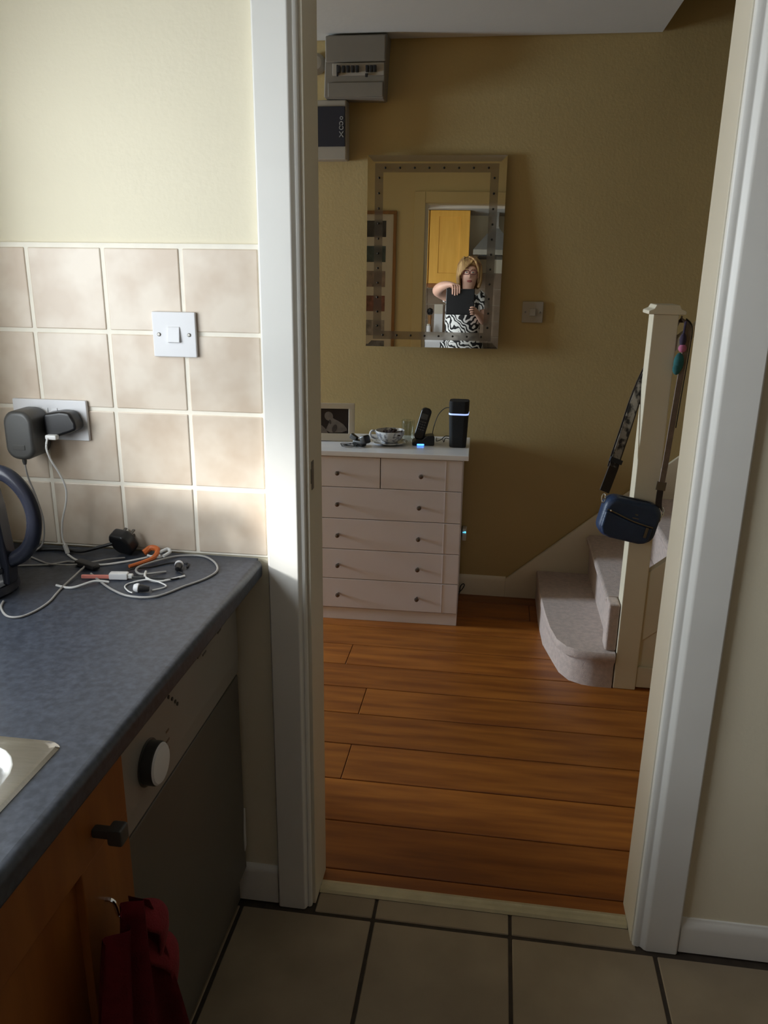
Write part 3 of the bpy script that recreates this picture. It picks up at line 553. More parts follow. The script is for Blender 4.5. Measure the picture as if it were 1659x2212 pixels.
c_ = obj('telephone_cord', tube([(-0.186, 1.835, ZT + 0.030), (-0.205, 1.84, ZT + 0.030), (-0.225, 1.845, ZT + 0.012), (-0.245, 1.855, ZT + 0.004), (-0.25, 1.93, ZT + 0.0025)], 0.0018, 6, 6, bm=tube([(-0.188, 1.83, ZT + 0.020), (-0.205, 1.832, ZT + 0.022), (-0.212, 1.84, ZT + 0.004), (-0.22, 1.90, ZT + 0.0025)], 0.0018, 6, 6)), 'rubber'); tag(c_, 'dark looped cord lying on the chest at the foot of the speaker', 'cord')

# powerline adapter with blue leds behind the chest, cable loop at its foot
ad = thing('plug_in_adapter', 'cream plug-in network adapter with blue lights on wall beside the chest', 'adapter', (-0.135, 1.97, 0.27))
obj('casing', box(-0.1195, -0.1005, 1.945, 1.9895, 0.275, 0.335, 0.004), 'offwhite', ad)
for k, x in enumerate((-0.115, -0.1065)): obj('indicator', ball((x, 1.9435, 0.3165 + 0.001 * k), 0.0026 + 0.0016 * k, 0.002, 0.003 + 0.0016 * k, 10), 'cyanlight', ad)
c_ = obj('skirting_cable', tube([(-0.150, 1.955, 0.010), (-0.118, 1.958, 0.020), (-0.100, 1.962, 0.048), (-0.106, 1.965, 0.056), (-0.118, 1.964, 0.040), (-0.122, 1.960, 0.008), (-0.150, 1.95, 0.004)], 0.0025, 6, 6), 'rubber'); tag(c_, 'dark cable looped against the skirting behind the chest foot', 'cable')

# ------------------------------------------------------------------ mirror
mx, mz = math.atan(0.0325), -math.atan(0.0398)
MC = Vector((-0.287, 1.955, 1.525))
mt = thing('wall_mirror', 'tall rectangular mirror with a dotted grey border hanging on the hall wall above the chest', 'mirror', MC, (mz, 0, mx))
MW = Matrix.Translation(MC) @ mt.rotation_euler.to_matrix().to_4x4()
def inm(b2): return merge(BM(), b2, MW)
mw, mh, bv = 0.565, 0.762, 0.024
b2 = bmesh.new()
def rect(w_, h_, y): return [b2.verts.new((x, y, z)) for x, z in ((-w_ / 2, -h_ / 2), (w_ / 2, -h_ / 2), (w_ / 2, h_ / 2), (-w_ / 2, h_ / 2))]
a = rect(mw - 2 * bv, mh - 2 * bv, -0.003); c_ = rect(mw, mh, -0.0025); d_ = rect(mw, mh, 0.003)
b2.faces.new(a)
for p, q in ((a, c_), (c_, d_)):
    for i in range(4): b2.faces.new((p[i], p[(i + 1) % 4], q[(i + 1) % 4], q[i]))
b2.faces.new(d_[::-1]); bmesh.ops.recalc_face_normals(b2, faces=b2.faces)
obj('mirror_glass', inm(b2), 'mirror', mt, smooth=False)
bo, bw = 0.031, 0.034
ow, oh = mw - 2 * bo, mh - 2 * bo
bm = box(-ow / 2, ow / 2, -0.0036, -0.0031, oh / 2 - bw, oh / 2); box(-ow / 2, ow / 2, -0.0036, -0.0031, -oh / 2, -oh / 2 + bw, bm=bm)
box(-ow / 2, -ow / 2 + bw, -0.0036, -0.0031, -oh / 2 + bw, oh / 2 - bw, bm=bm); box(ow / 2 - bw, ow / 2, -0.0036, -0.0031, -oh / 2 + bw, oh / 2 - bw, bm=bm)
obj('frosted_band', inm(bm), 'frost', mt, smooth=False, label='grey frosted border band')
sd = None; ps = []
for k in range(8):
    x = -ow / 2 + 0.042 + k * (ow - 0.084) / 7; ps += [(x, oh / 2 - bw / 2), (x, -oh / 2 + bw / 2)]
for k in range(11):
    z = -oh / 2 + 0.055 + k * (oh - 0.110) / 10; ps += [(-ow / 2 + bw / 2, z), (ow / 2 - bw / 2, z)]
for x, z in ps:
    if sd is None:
        sd = obj('stud', inm(lathe([(0.0046, 0), (0.0046, 0.0012), (0.003, 0.0024), (0, 0.003)], (0, -0.0036, 0), 'y', 10)), 'stud', mt); sd.location = (x, 0, z)
    else:
        o = bpy.data.objects.new('stud', sd.data); COL.objects.link(o); o.parent = mt; o.location = (x, 0, z)
obj('backing', box(-0.42, -0.16, 1.966, 1.9895, 1.30, 1.75, 0.003), 'darkgrey', mt)

# ------------------------------------------------------------------ wall fittings in the hall
fb = thing('fuse_box', 'grey consumer unit with a row of black breakers high in the hall corner', 'fuse box', (-0.62, 1.94, 2.10))
obj('casing', prism([(-0.737, 2.108), (-0.497, 2.102), (-0.490, 2.236), (-0.484, 2.327), (-0.722, 2.327), (-0.732, 2.236)], 'y', 1.895, 1.9895, 0.006), 'fuse', fb)
obj('breaker_strip', box(-0.700, -0.496, 1.886, 1.895, 2.183, 2.226, 0.002), 'fusestrip', fb)
obj('lower_cover', box(-0.720, -0.500, 1.889, 1.896, 2.108, 2.160, 0.004), 'fuse', fb)
obj('upper_flap', box(-0.728, -0.490, 1.883, 1.896, 2.230, 2.322, 0.006), 'fuse', fb)
bk = None
for x in (-0.673, -0.655, -0.637, -0.619, -0.601, -0.562, -0.546, -0.532):
    if bk is None: bk = obj('breaker', box(x - 0.006, x + 0.006, 1.876, 1.887, 2.192, 2.216, 0.002), 'black', fb); bx0 = x
    else: o = bpy.data.objects.new('breaker', bk.data); COL.objects.link(o); o.parent = fb; o.location = (x - bx0, 0, 0)
obj('breaker_catch', box(-0.683, -0.677, 1.880, 1.887, 2.180, 2.220, 0.001), 'black', fb)
obj('breaker_catch', box(-0.570, -0.560, 1.880, 1.887, 2.176, 2.188, 0.001), 'black', fb)
nb = thing('meter_box', 'cream wall box with a navy front panel under the fuse box', 'meter box', (-0.73, 1.95, 1.885))
obj('casing', box(-0.80, -0.651, 1.925, 1.9895, 1.885, 2.106, 0.007), 'fusestrip', nb)
pn = obj('front_panel', box(-0.792, -0.657, 1.919, 1.926, 1.934, 2.081, 0.002), 'navy', nb, label='navy blue front panel with pale upright lettering')
# pale upright lettering, too blurred in the photo to read: small ring, two rounded letters, splayed letter
def ringpath(cx, cz, rx, rz): return [Vector((cx + rx * math.cos(t), 1.9186, cz + rz * math.sin(t))) for t in [2 * math.pi * i / 12 for i in range(13)]]
fl = [(-0.0016, -0.0006), (0.0016, -0.0006), (0.0016, 0.0006), (-0.0016, 0.0006)]
bm = sweep(ringpath(-0.671, 2.038, 0.0055, 0.005), fl, (0, 1, 0))
for cz, rx in ((2.018, 0.0068), (2.003, 0.0078)): sweep(ringpath(-0.672, cz, rx, 0.0070), fl, (0, 1, 0), bm=bm)
sweep([Vector((-0.677, 1.9186, 2.012)), Vector((-0.667, 1.9186, 2.008))], fl, (0, 1, 0), bm=bm)
for xa, za, xb, zb in ((-0.680, 1.968, -0.664, 1.989), (-0.664, 1.968, -0.680, 1.989)): sweep([Vector((xa, 1.9186, za)), Vector((xb, 1.9186, zb))], fl, (0, 1, 0), bm=bm)
obj('lettering', bm, 'pewtertext', pn, smooth=False)
dm = obj('door_chime', lathe([(0.0, 0.0), (0.036, 0.0), (0.040, 0.006), (0.038, 0.022), (0.026, 0.036), (0.0, 0.040)], (-0.785, 1.989, 2.245), 'y', 24), 'fusestrip'); tag(dm, 'round cream domed fitting left of the fuse box', 'door chime')
def rocker_switch(name, label, x0, x1, z0, z1, yw, m='white', rock=(0.33, 0.57)):
    t = thing(name, label, 'light switch', ((x0 + x1) / 2, yw, (z0 + z1) / 2))
    obj('plate', box(x0, x1, yw - 0.0085, yw, z0, z1, 0.0025), m, t)
    xm = (x0 + x1) / 2; zm = (z0 + z1) / 2
    rk = prism([(yw - 0.008, zm - 0.016), (yw - 0.0145, zm - 0.014), (yw - 0.0105, zm + 0.014), (yw - 0.008, zm + 0.016)], 'x', xm - 0.012, xm + 0.012, 0.001)
    obj('rocker', rk, m, t)
    for s in (-1, 1): obj('screw', lathe([(0.0038, 0), (0.0038, 0.001), (0.0028, 0.0018), (0, 0.002)], (xm + s * 0.0305, yw - 0.0083, zm), 'y', 10), 'screw', t)
    return t
rocker_switch('light_switch', 'cream light switch on the bare hall wall right of the mirror', 0.090, 0.177, 1.254, 1.340, 1.9895, 'fusestrip')
rocker_switch('light_switch', 'square white light switch on the beige kitchen wall tiles', -0.669, -0.581, 1.296, 1.382, -0.0078, 'white')

# ------------------------------------------------------------------ kitchen: worktop run on the left
WZ = 0.8838
sx0, sx1, sy0, sy1 = -0.980, -0.521, -1.62, -0.704      # sink outer edge
def ring_plate(outer, inner, za, zb):
    """slab with a rectangular hole"""
    (a0, a1, b0, b1), (c0_, c1_, d0, d1) = outer, inner
    bm = box(a0, c0_, b0, b1, za, zb); box(c1_, a1, b0, b1, za, zb, bm=bm); box(c0_, c1_, b0, d0, za, zb, bm=bm); box(c0_, c1_, d1, b1, za, zb, bm=bm); return bm
bm = ring_plate((-1.059, -0.475, -2.11, -0.0085), (sx0 + 0.02, sx1 - 0.02, sy0 + 0.02, sy1 - 0.02), WZ - 0.038, WZ)
nose = [(-0.4755, WZ)] + [(-0.475 + 0.012 * math.sin(R(t)), WZ - 0.012 + 0.012 * math.cos(R(t))) for t in (15, 30, 45, 60, 75, 90)] + [(-0.463, WZ - 0.030)] + [(-0.471 + 0.008 * math.cos(R(t)), WZ - 0.030 - 0.008 * math.sin(R(t))) for t in (30, 60, 90)] + [(-0.4755, WZ - 0.038)]
prism(nose, 'y', -2.11, -0.022, bm=bm)
b2 = lathe([(0, WZ - 0.038), (0.008, WZ - 0.038), (0.012, WZ - 0.030), (0.012, WZ - 0.012), (0.0085, WZ - 0.0035), (0.0, WZ)], (-0.4755, -0.0215, 0), n=28); merge(bm, b2)
wt = obj('worktop', bm, 'worktop', smooth=True, angle=50); tag(wt, 'charcoal speckled laminate worktop with a rounded front edge', 'worktop')

sk = thing('kitchen_sink', 'stainless steel inset sink cut into the charcoal worktop at bottom left', 'sink', (-0.75, -1.1, WZ))
hx0, hx1, hy0, hy1, rr_ = -0.90, -0.546, -1.14, -0.724, 0.055
def rr2(x0, x1, y0, y1, r, k=6): return [((x0 + x1) / 2 + a, (y0 + y1) / 2 + b_) for a, b_ in rrect(x1 - x0, y1 - y0, r, k)]
bm = bmesh.new()
lv = [(rr2(sx0, sx1, sy0, sy1, 0.012), WZ + 0.0004), (rr2(sx0 + 0.003, sx1 - 0.003, sy0 + 0.003, sy1 - 0.003, 0.012), WZ + 0.005), (rr2(sx0 + 0.010, sx1 - 0.010, sy0 + 0.010, sy1 - 0.010, 0.012), WZ + 0.005)]
rs = [[bm.verts.new((x, y, z)) for x, y in ps] for ps, z in lv]
for a, b_ in zip(rs, rs[1:]):
    for i in range(len(a)): bm.faces.new((a[i], a[(i + 1) % len(a)], b_[(i + 1) % len(a)], b_[i]))
inner = rr2(hx0, hx1, hy0, hy1, 0.07, 6); iv = [bm.verts.new((x, y, WZ + 0.004)) for x, y in inner]
n = len(iv)
# the plate between rim and bowl: connect ring to ring by index, both run the same way round
for i in range(n): bm.faces.new((rs[-1][i], rs[-1][(i + 1) % n], iv[(i + 1) % n], iv[i]))
bmesh.ops.recalc_face_normals(bm, faces=bm.faces)
obj('rim_and_drainer', bm, 'steel', sk, angle=50)
bm = bmesh.new()
lv = [(0, 0.07, WZ + 0.004), (0.007, 0.068, WZ + 0.0027), (0.014, 0.066, WZ - 0.002), (0.020, 0.064, WZ - 0.010), (0.023, 0.063, WZ - 0.020), (0.026, 0.062, WZ - 0.06), (0.032, 0.062, WZ - 0.14), (0.055, 0.06, WZ - 0.165), (0.10, 0.05, WZ - 0.170)]
rs = [[bm.verts.new((x, y, z)) for x, y in rr2(hx0 + i_, hx1 - i_, hy0 + i_, hy1 - i_, r_)] for i_, r_, z in lv]
for a, b_ in zip(rs, rs[1:]):
    for i in range(len(a)): bm.faces.new((a[i], a[(i + 1) % len(a)], b_[(i + 1) % len(a)], b_[i]))
bm.faces.new(rs[-1]); bmesh.ops.recalc_face_normals(bm, faces=bm.faces); bmesh.ops.reverse_faces(bm, faces=bm.faces)
obj('bowl', bm, 'steel', sk, angle=50)
obj('waste', lathe([(0.040, 0), (0.038, 0.003), (0.025, 0.001), (0.0, 0.0)], ((hx0 + hx1) / 2, (hy0 + hy1) / 2, WZ - 0.1695), n=20), 'chrome', sk)
obj('tap', tube([(-0.945, -1.20, WZ + 0.004), (-0.945, -1.20, WZ + 0.16), (-0.91, -1.18, WZ + 0.22), (-0.83, -1.12, WZ + 0.21), (-0.80, -1.10, WZ + 0.17)], 0.011, 6, 10), 'chrome', sk)

# dishwasher
dy0, dy1, dx = -0.566, -0.022, -0.525
dw = thing('dishwasher', 'silver grey dishwasher with a pale control panel under the worktop end', 'dishwasher', (-0.79, (dy0 + dy1) / 2, 0))
obj('cabinet', box(-1.05, dx - 0.045, dy0 + 0.004, dy1 - 0.004, 0.02, 0.838, 0.003), 'dish', dw)
obj('door', box(dx - 0.044, dx, dy0, dy1, 0.105, 0.617, 0.005), 'dish', dw)
cpn = obj('control_panel', prism([(dx - 0.044, 0.621), (dx, 0.621), (dx + 0.003, 0.66), (dx + 0.002, 0.800), (dx - 0.004, 0.812), (dx - 0.044, 0.812)], 'y', dy0, dy1, 0.002), 'dishpanel', dw, label='pale grey control panel')
obj('kick_plinth', box(dx - 0.060, dx - 0.018, dy0 + 0.004, dy1 - 0.004, 0.012, 0.100, 0.003), 'dish', dw)
obj('dial_collar', lathe([(0.039, 0), (0.039, 0.002), (0.036, 0.003), (0.0, 0.003)], (dx + 0.0015, -0.478, 0.703), mtx=Matrix.Rotation(R(90), 4, 'Y'), n=32), 'darkgrey', cpn)
obj('dial', lathe([(0.0355, 0.0), (0.0355, 0.016), (0.034, 0.019)], (dx + 0.004, -0.478, 0.703), mtx=Matrix.Rotation(R(90), 4, 'Y'), n=32), 'darkgrey', cpn, label='dark grey programme dial')
obj('dial_cap', lathe([(0.034, 0.019), (0.031, 0.022), (0.015, 0.0235), (0.0, 0.024)], (dx + 0.004, -0.478, 0.703), mtx=Matrix.Rotation(R(90), 4, 'Y'), n=32), 'white', cpn)
for k, (y, z) in enumerate(((-0.385, 0.768), (-0.372, 0.757), (-0.360, 0.745), (-0.352, 0.736))):
    obj('button', lathe([(0.0035, 0), (0.0035, 0.003), (0, 0.0035)], (dx + 0.001, y, z), mtx=Matrix.Rotation(R(90), 4, 'Y'), n=10), 'darkgrey', cpn)
for y, z, s in ((-0.402, 0.694, 0.008), (-0.402, 0.678, 0.005), (-0.400, 0.712, 0.006)):
    obj('programme_mark', box(dx + 0.0018, dx + 0.0032, y - s, y + s, z - 0.002, z + 0.002), 'screw', cpn)
for y, z in ((-0.240, 0.772), (-0.215, 0.764), (-0.20, 0.775), (-0.13, 0.77)):
    obj('programme_mark', box(dx + 0.0018, dx + 0.0034, y - 0.009, y + 0.009, z - 0.002, z + 0.002), 'screw', cpn)
obj('vent_slot', box(dx - 0.002, dx + 0.0045, dy0 + 0.020, dy0 + 0.095, 0.800, 0.806), 'darkgrey', cpn)
obj('latch_slot', box(dx - 0.002, dx + 0.0045, dy1 - 0.03, dy1 - 0.006, 0.790, 0.800), 'darkgrey', cpn)
obj('door_edge_clip', prism([(-0.035, 0.16), (-0.024, 0.17), (-0.022, 0.27), (-0.028, 0.275), (-0.036, 0.20)], 'x', dx - 0.001, dx + 0.002, 0.0005), 'white', dw, label='small white clip on the far door edge')

# orange base cabinets
def base_cabinet(y0, y1, label, hook=False):
    t = thing('base_cabinet', label, 'cabinet', (-0.78, (y0 + y1) / 2, 0), group='orange oak base cabinets under the worktop')
    obj('carcass', box(-1.05, -0.530, y0 + 0.002, y0 + 0.018, 0.12, 0.840, 0.001, bm=box(-1.05, -0.530, y1 - 0.018, y1 - 0.002, 0.12, 0.840, 0.001, bm=box(-1.05, -0.530, y0 + 0.018, y1 - 0.018, 0.12, 0.136, bm=box(-1.05, -1.04, y0 + 0.018, y1 - 0.018, 0.136, 0.840)))), 'orange', t)
    obj('plinth', box(-1.0, -0.585, y0 + 0.002, y1 - 0.002, 0.0, 0.118), 'orange', t)
    d = obj('door', box(-0.527, -0.505, y0 + 0.003, y1 - 0.003, 0.130, 0.234, 0.0025, bm=box(-0.527, -0.505, y0 + 0.003, y1 - 0.003, 0.700, 0.836, 0.0025,
             bm=box(-0.527, -0.505, y0 + 0.003, y0 + 0.108, 0.232, 0.702, 0.0025, bm=box(-0.527, -0.505, y1 - 0.136, y1 - 0.003, 0.232, 0.702, 0.0025)))), 'orange', t)
    obj('door_panel', box(-0.524, -0.517, y0 + 0.104, y1 - 0.132, 0.230, 0.704), 'orange', d)
    h = box(-0.506, -0.468, y1 - 0.103, y1 - 0.089, 0.731, 0.745, 0.003); box(-0.482, -0.460, y1 - 0.108, y1 - 0.084, 0.725, 0.751, 0.004, bm=h)
    obj('handle', h, 'darkgrey', d, label='dark grey block knob')
    if hook: obj('hook', tube([(-0.506, y1 - 0.085, 0.615), (-0.494, y1 - 0.085, 0.612), (-0.488, y1 - 0.085, 0.590), (-0.480, y1 - 0.085, 0.592), (-0.479, y1 - 0.085, 0.602)], 0.003, 5, 8), 'chrome', d)
    return t
base_cabinet(-1.17, -0.588, 'orange oak base cabinet next to the dishwasher with a dark block knob', True)
base_cabinet(-1.77, -1.172, 'orange oak base cabinet under the sink, second from the dishwasher')
base_cabinet(-2.10, -1.772, 'orange oak base cabinet third from the dishwasher, nearest the back wall')

# crimson cloth hanging over the hook
b2 = bmesh.new(); nu, nv = 34, 22; cy = -0.715; grid = []
for j in range(nv + 1):
    t = j / nv; row = []
    half = 0.042 + 0.075 * min(1, t * 1.5) ** 0.8; z = 0.640 - 0.50 * t
    for i in range(nu + 1):
        u = i / nu * 2 - 1
        fold = 0.020 * math.sin(u * 9.0 + 0.6 + 1.2 * t) + 0.010 * math.sin(u * 17 + 2 * t)
        y = cy - 0.015 * t + u * half + (0.05 * t if u > 0.55 else 0)
        row.append(b2.verts.new((-0.446 + fold * (0.6 + 0.5 * t) - 0.012 * u * u * (1 - t), y, z + 0.020 * math.cos(u * 2.5) * (1 - t) - 0.05 * abs(u) * t)))
    grid.append(row)
for j in range(nv):
    for i in range(nu): b2.faces.new((grid[j][i], grid[j][i + 1], grid[j + 1][i + 1], grid[j + 1][i]))
bmesh.ops.solidify(b2, geom=b2.faces[:], thickness=0.006)
tw = thing('hand_towel', 'crimson cloth hanging bunched from the hook on the orange cabinet', 'towel', (-0.47, -0.64, 0.2))
obj('cloth', b2, 'redcloth', tw, angle=180)
def fold(y0, z0, y1, z1, wd, x, name):
    pts = [(x, y0, z0), (x + 0.018, (y0 + y1) / 2 + 0.012, (z0 + z1) / 2 + 0.015), (x + 0.006, y1, z1)]
    return obj(name, sweep(spline(pts, 7), [(wd * math.cos(a), 0.007 * math.sin(a)) for a in [2 * math.pi * i / 10 for i in range(10)]], (1, 0.2, 0), scale=lambda t: 0.55 + 0.45 * math.sin(math.pi * min(1, 0.15 + t * 0.85))), 'redcloth', tw, angle=180)
fold(-0.690, 0.615, -0.645, 0.500, 0.022, -0.450, 'cloth_fold')
fold(-0.672, 0.540, -0.605, 0.390, 0.026, -0.454, 'cloth_fold')

# kettle at the left edge
kt = thing('kettle', 'steel kettle with a glossy black loop handle at the left edge of the worktop', 'kettle', (-0.945, -0.268, WZ))
KC = (-0.945, -0.268)
obj('base', lathe([(0, 0.0005), (0.078, 0.0005), (0.082, 0.006), (0.080, 0.020), (0, 0.020)], (KC[0], KC[1], WZ), n=36), 'kettleblack', kt)
obj('body', lathe([(0.0, 0.021), (0.078, 0.021), (0.080, 0.030), (0.076, 0.12), (0.066, 0.20), (0.060, 0.215), (0.0, 0.216)], (KC[0], KC[1], WZ), n=36), 'chrome', kt)
obj('lid', lathe([(0.058, 0.2165), (0.056, 0.226), (0.030, 0.236), (0.012, 0.238), (0.012, 0.250), (0.0, 0.252)], (KC[0], KC[1], WZ), n=28), 'kettleblack', kt)
obj('back_strap', prism([(KC[0] + 0.062, WZ + 0.0215), (KC[0] + 0.086, WZ + 0.0215), (KC[0] + 0.089, WZ + 0.060), (KC[0] + 0.080, WZ + 0.17), (KC[0] + 0.068, WZ + 0.232), (KC[0] + 0.046, WZ + 0.232), (KC[0] + 0.058, WZ + 0.15)], 'y', KC[1] - 0.016, KC[1] + 0.016, 0.005, seg=3), 'kettleblack', kt)
hd = [(KC[0] + 0.055, KC[1], WZ + 0.222), (KC[0] + 0.078, KC[1], WZ + 0.232), (KC[0] + 0.106, KC[1], WZ + 0.222), (KC[0] + 0.132, KC[1], WZ + 0.190), (KC[0] + 0.141, KC[1], WZ + 0.150), (KC[0] + 0.132, KC[1], WZ + 0.108), (KC[0] + 0.110, KC[1], WZ + 0.080), (KC[0] + 0.076, KC[1], WZ + 0.062)]
obj('handle', sweep(spline(hd, 8), [(0.014 * math.cos(a), 0.0115 * math.sin(a)) for a in [2 * math.pi * i / 12 for i in range(12)]], (0, 1, 0)), 'kettleblack', kt)
obj('spout', prism([(KC[0] - 0.058, WZ + 0.17), (KC[0] - 0.09, WZ + 0.205), (KC[0] - 0.085, WZ + 0.214), (KC[0] - 0.055, WZ + 0.214)], 'y', KC[1] - 0.02, KC[1] + 0.02, 0.004), 'chrome', kt)
obj('water_band', lathe([(0.0805, 0.046), (0.0812, 0.050), (0.0803, 0.056)], (KC[0], KC[1], WZ), n=36), 'kettleblack', kt)

# double socket, chargers
so = thing('double_socket', 'white double wall socket with chargers plugged in on the tiles', 'socket', (-0.903, -0.008, 1.161))
obj('plate', box(-0.983, -0.822, -0.0165, -0.0078, 1.120, 1.203, 0.0025), 'white', so)
for x in (-0.912, -0.891): obj('rocker', prism([(-0.016, 1.170), (-0.021, 1.171), (-0.018, 1.186), (-0.016, 1.187)], 'x', x - 0.0065, x + 0.0065, 0.0008), 'white', so)
ga = thing('power_adapter', 'chunky rounded charcoal grey power adapter in the left socket outlet', 'adapter', (-0.94, -0.05, 1.12))
b2 = pillow(0.062, 0.098, 0.068, 0.024, 0, 0.008); obj('casing', merge(BM(), b2, Matrix.Translation((-0.934, -0.052, 1.140))), 'greyplug', ga, angle=60)
obj('cable_sleeve', lathe([(0.005, 0), (0.0045, 0.012), (0.003, 0.018), (0, 0.018)], (-0.938, -0.068, 1.096), mtx=Matrix.Rotation(R(180), 4, 'X'), n=10), 'greyplug', ga)
obj('label_plate', box(-0.948, -0.922, -0.0872, -0.0855, 1.112, 1.122, 0.0005), 'darkgrey', ga)
obj('thin_cable', tube([(-0.938, -0.068, 1.082), (-0.940, -0.060, 1.05), (-0.936, -0.045, 1.00), (-0.930, -0.040, 0.95), (-0.935, -0.045, 0.90), (-0.95, -0.07, 0.8862)], 0.0018, 6, 6), 'greycable', ga)
bc = thing('usb_charger', 'small black wedge-shaped charger in the right socket outlet', 'charger', (-0.86, -0.04, 1.13))
obj('casing', prism([(-0.896, 1.134), (-0.897, 1.180), (-0.862, 1.186), (-0.840, 1.184), (-0.829, 1.164), (-0.828, 1.150), (-0.842, 1.143), (-0.882, 1.131)], 'y', -0.0530, -0.0170, 0.006, seg=3), 'black', bc, angle=55)
wc = thing('charging_cable', 'white charging cable dropping from the black wall charger to the worktop', 'cable', (-0.875, -0.05, WZ))
obj('usb_plug', box(-0.890, -0.866, -0.066, -0.052, 1.130, 1.140, 0.003), 'whitecable', wc)
obj('lead', tube([(-0.884, -0.066, 1.134), (-0.885, -0.072, 1.115), (-0.882, -0.066, 1.090), (-0.873, -0.056, 1.060), (-0.866, -0.050, 1.030), (-0.868, -0.050, 0.998), (-0.880, -0.052, 0.955), (-0.882, -0.055, 0.920), (-0.876, -0.058, 0.903)], 0.0021, 6, 8), 'whitecable', wc)
obj('connector', tube([(-0.877, -0.058, 0.906), (-0.871, -0.060, 0.888)], 0.0048, 3, 8), 'whitecable', wc)

ZC = WZ + 0.0022
def cable(name, pts, r, m, label, cat='cable', lift=()):
    P = [(x, y, ZC + (0.004 if i in lift else 0.0)) for i, (x, y) in enumerate(pts)]
    o = obj(name, tube(P, r, 7, 8), m); tag(o, label, cat); return o
cable('grey_cable', [(-0.955, -0.145), (-0.88, -0.125), (-0.845, -0.10), (-0.800, -0.125), (-0.792, -0.165), (-0.788, -0.235), (-0.776, -0.305), (-0.786, -0.358), (-0.812, -0.366), (-0.845, -0.335), (-0.858, -0.308)], 0.0020, 'greycable', 'grey cable looping forward from behind the kettle at the left', lift=(3, 4))
cable('looped_cable', [(-0.770, -0.155), (-0.735, -0.188), (-0.690, -0.225), (-0.645, -0.248), (-0.598, -0.240), (-0.566, -0.185), (-0.540, -0.140), (-0.533, -0.095), (-0.556, -0.050), (-0.592, -0.022), (-0.640, -0.030), (-0.668, -0.075), (-0.690, -0.120), (-0.668, -0.150), (-0.630, -0.120)], 0.0022, 'greycable', 'long grey cable in a wide loop reaching the worktop corner', lift=(11, 12, 13))
cable('short_lead', [(-0.805, -0.222), (-0.770, -0.228), (-0.740, -0.200), (-0.715, -0.190)], 0.0023, 'whitecable', 'short pale lead lying flat in front of the grey cable tangle', lift=(2,))
cable('usb_lead', [(-0.870, -0.062), (-0.832, -0.092), (-0.780, -0.108), (-0.738, -0.085), (-0.705, -0.055), (-0.690, -0.035), (-0.672, -0.038), (-0.676, -0.058), (-0.700, -0.048)], 0.0023, 'whitecable', 'white lead curving from the cable connector to the orange tie', lift=(7, 8))
cable('thin_lead', [(-0.935, -0.090), (-0.890, -0.115), (-0.860, -0.130), (-0.82, -0.125), (-0.77, -0.085), (-0.745, -0.06)], 0.0018, 'greycable', 'thin grey lead crossing the tangle close to the kettle', lift=(2, 3, 4))
pl = thing('mains_plug', 'black three-pin mains plug leaning upside down against the tiles', 'plug', (-0.775, -0.04, WZ))
PW = Matrix.Translation((-0.756, -0.036, WZ + 0.030)) @ Matrix.Rotation(R(-18), 4, 'Z') @ Matrix.Rotation(R(-62), 4, 'X')
b2 = prism([(-0.026, -0.012), (-0.018, -0.026), (0.018, -0.026), (0.027, -0.010), (0.027, 0.014), (0.016, 0.026), (-0.016, 0.026), (-0.026, 0.014)], 'z', -0.016, 0.012, 0.006, seg=3)
obj('casing', merge(BM(), b2, PW), 'black', pl, angle=55)
obj('pin', merge(BM(), box(-0.002, 0.002, 0.006, 0.014, 0.012, 0.030, bm=box(-0.014, -0.008, -0.010, -0.007, 0.012, 0.028, bm=box(0.008, 0.014, -0.010, -0.007, 0.012, 0.028))), PW), 'screw', pl)
obj('flex', tube([(-0.777, -0.044, WZ + 0.026), (-0.815, -0.050, WZ + 0.015), (-0.850, -0.050, WZ + 0.006), (-0.91, -0.040, WZ + 0.0038), (-0.975, -0.060, WZ + 0.0038)], 0.0036, 6, 8), 'rubber', pl)
ot = thing('cable_tie', 'orange rubber cable tie bundled round the leads near the plug', 'cable tie', (-0.69, -0.07, WZ))
obj('band', tube([(-0.712, -0.040, ZC + 0.006), (-0.700, -0.030, ZC + 0.014), (-0.682, -0.038, ZC + 0.014), (-0.680, -0.062, ZC + 0.006), (-0.694, -0.085, ZC + 0.003), (-0.712, -0.110, ZC + 0.002)], 0.0068, 6, 8, scale=lambda t: 1 - 0.45 * t), 'orangetie', ot)
obj('loop', tube([(-0.676, -0.044, ZC + 0.010), (-0.664, -0.030, ZC + 0.014), (-0.656, -0.036, ZC + 0.010), (-0.664, -0.052, ZC + 0.006)], 0.0034, 6, 8), 'whitecable', ot)
ub = thing('usb_connector', 'white connector block with a coral pink end among the cables', 'connector', (-0.705, -0.165, WZ))
UBW = Matrix.Translation((-0.704, -0.168, WZ + 0.0072)) @ Matrix.Rotation(R(8), 4, 'Z')
obj('block', merge(BM(), box(-0.019, 0.017, -0.008, 0.008, -0.006, 0.007, 0.0025), UBW), 'white', ub)
obj('strain_relief', merge(BM(), box(0.016, 0.026, -0.005, 0.005, -0.004, 0.004, 0.002), UBW), 'whitecable', ub)
obj('pink_end', merge(BM(), box(-0.074, -0.018, -0.003, 0.003, -0.0055, 0.001, 0.001), UBW), 'pink', ub, label='coral pink flat end')
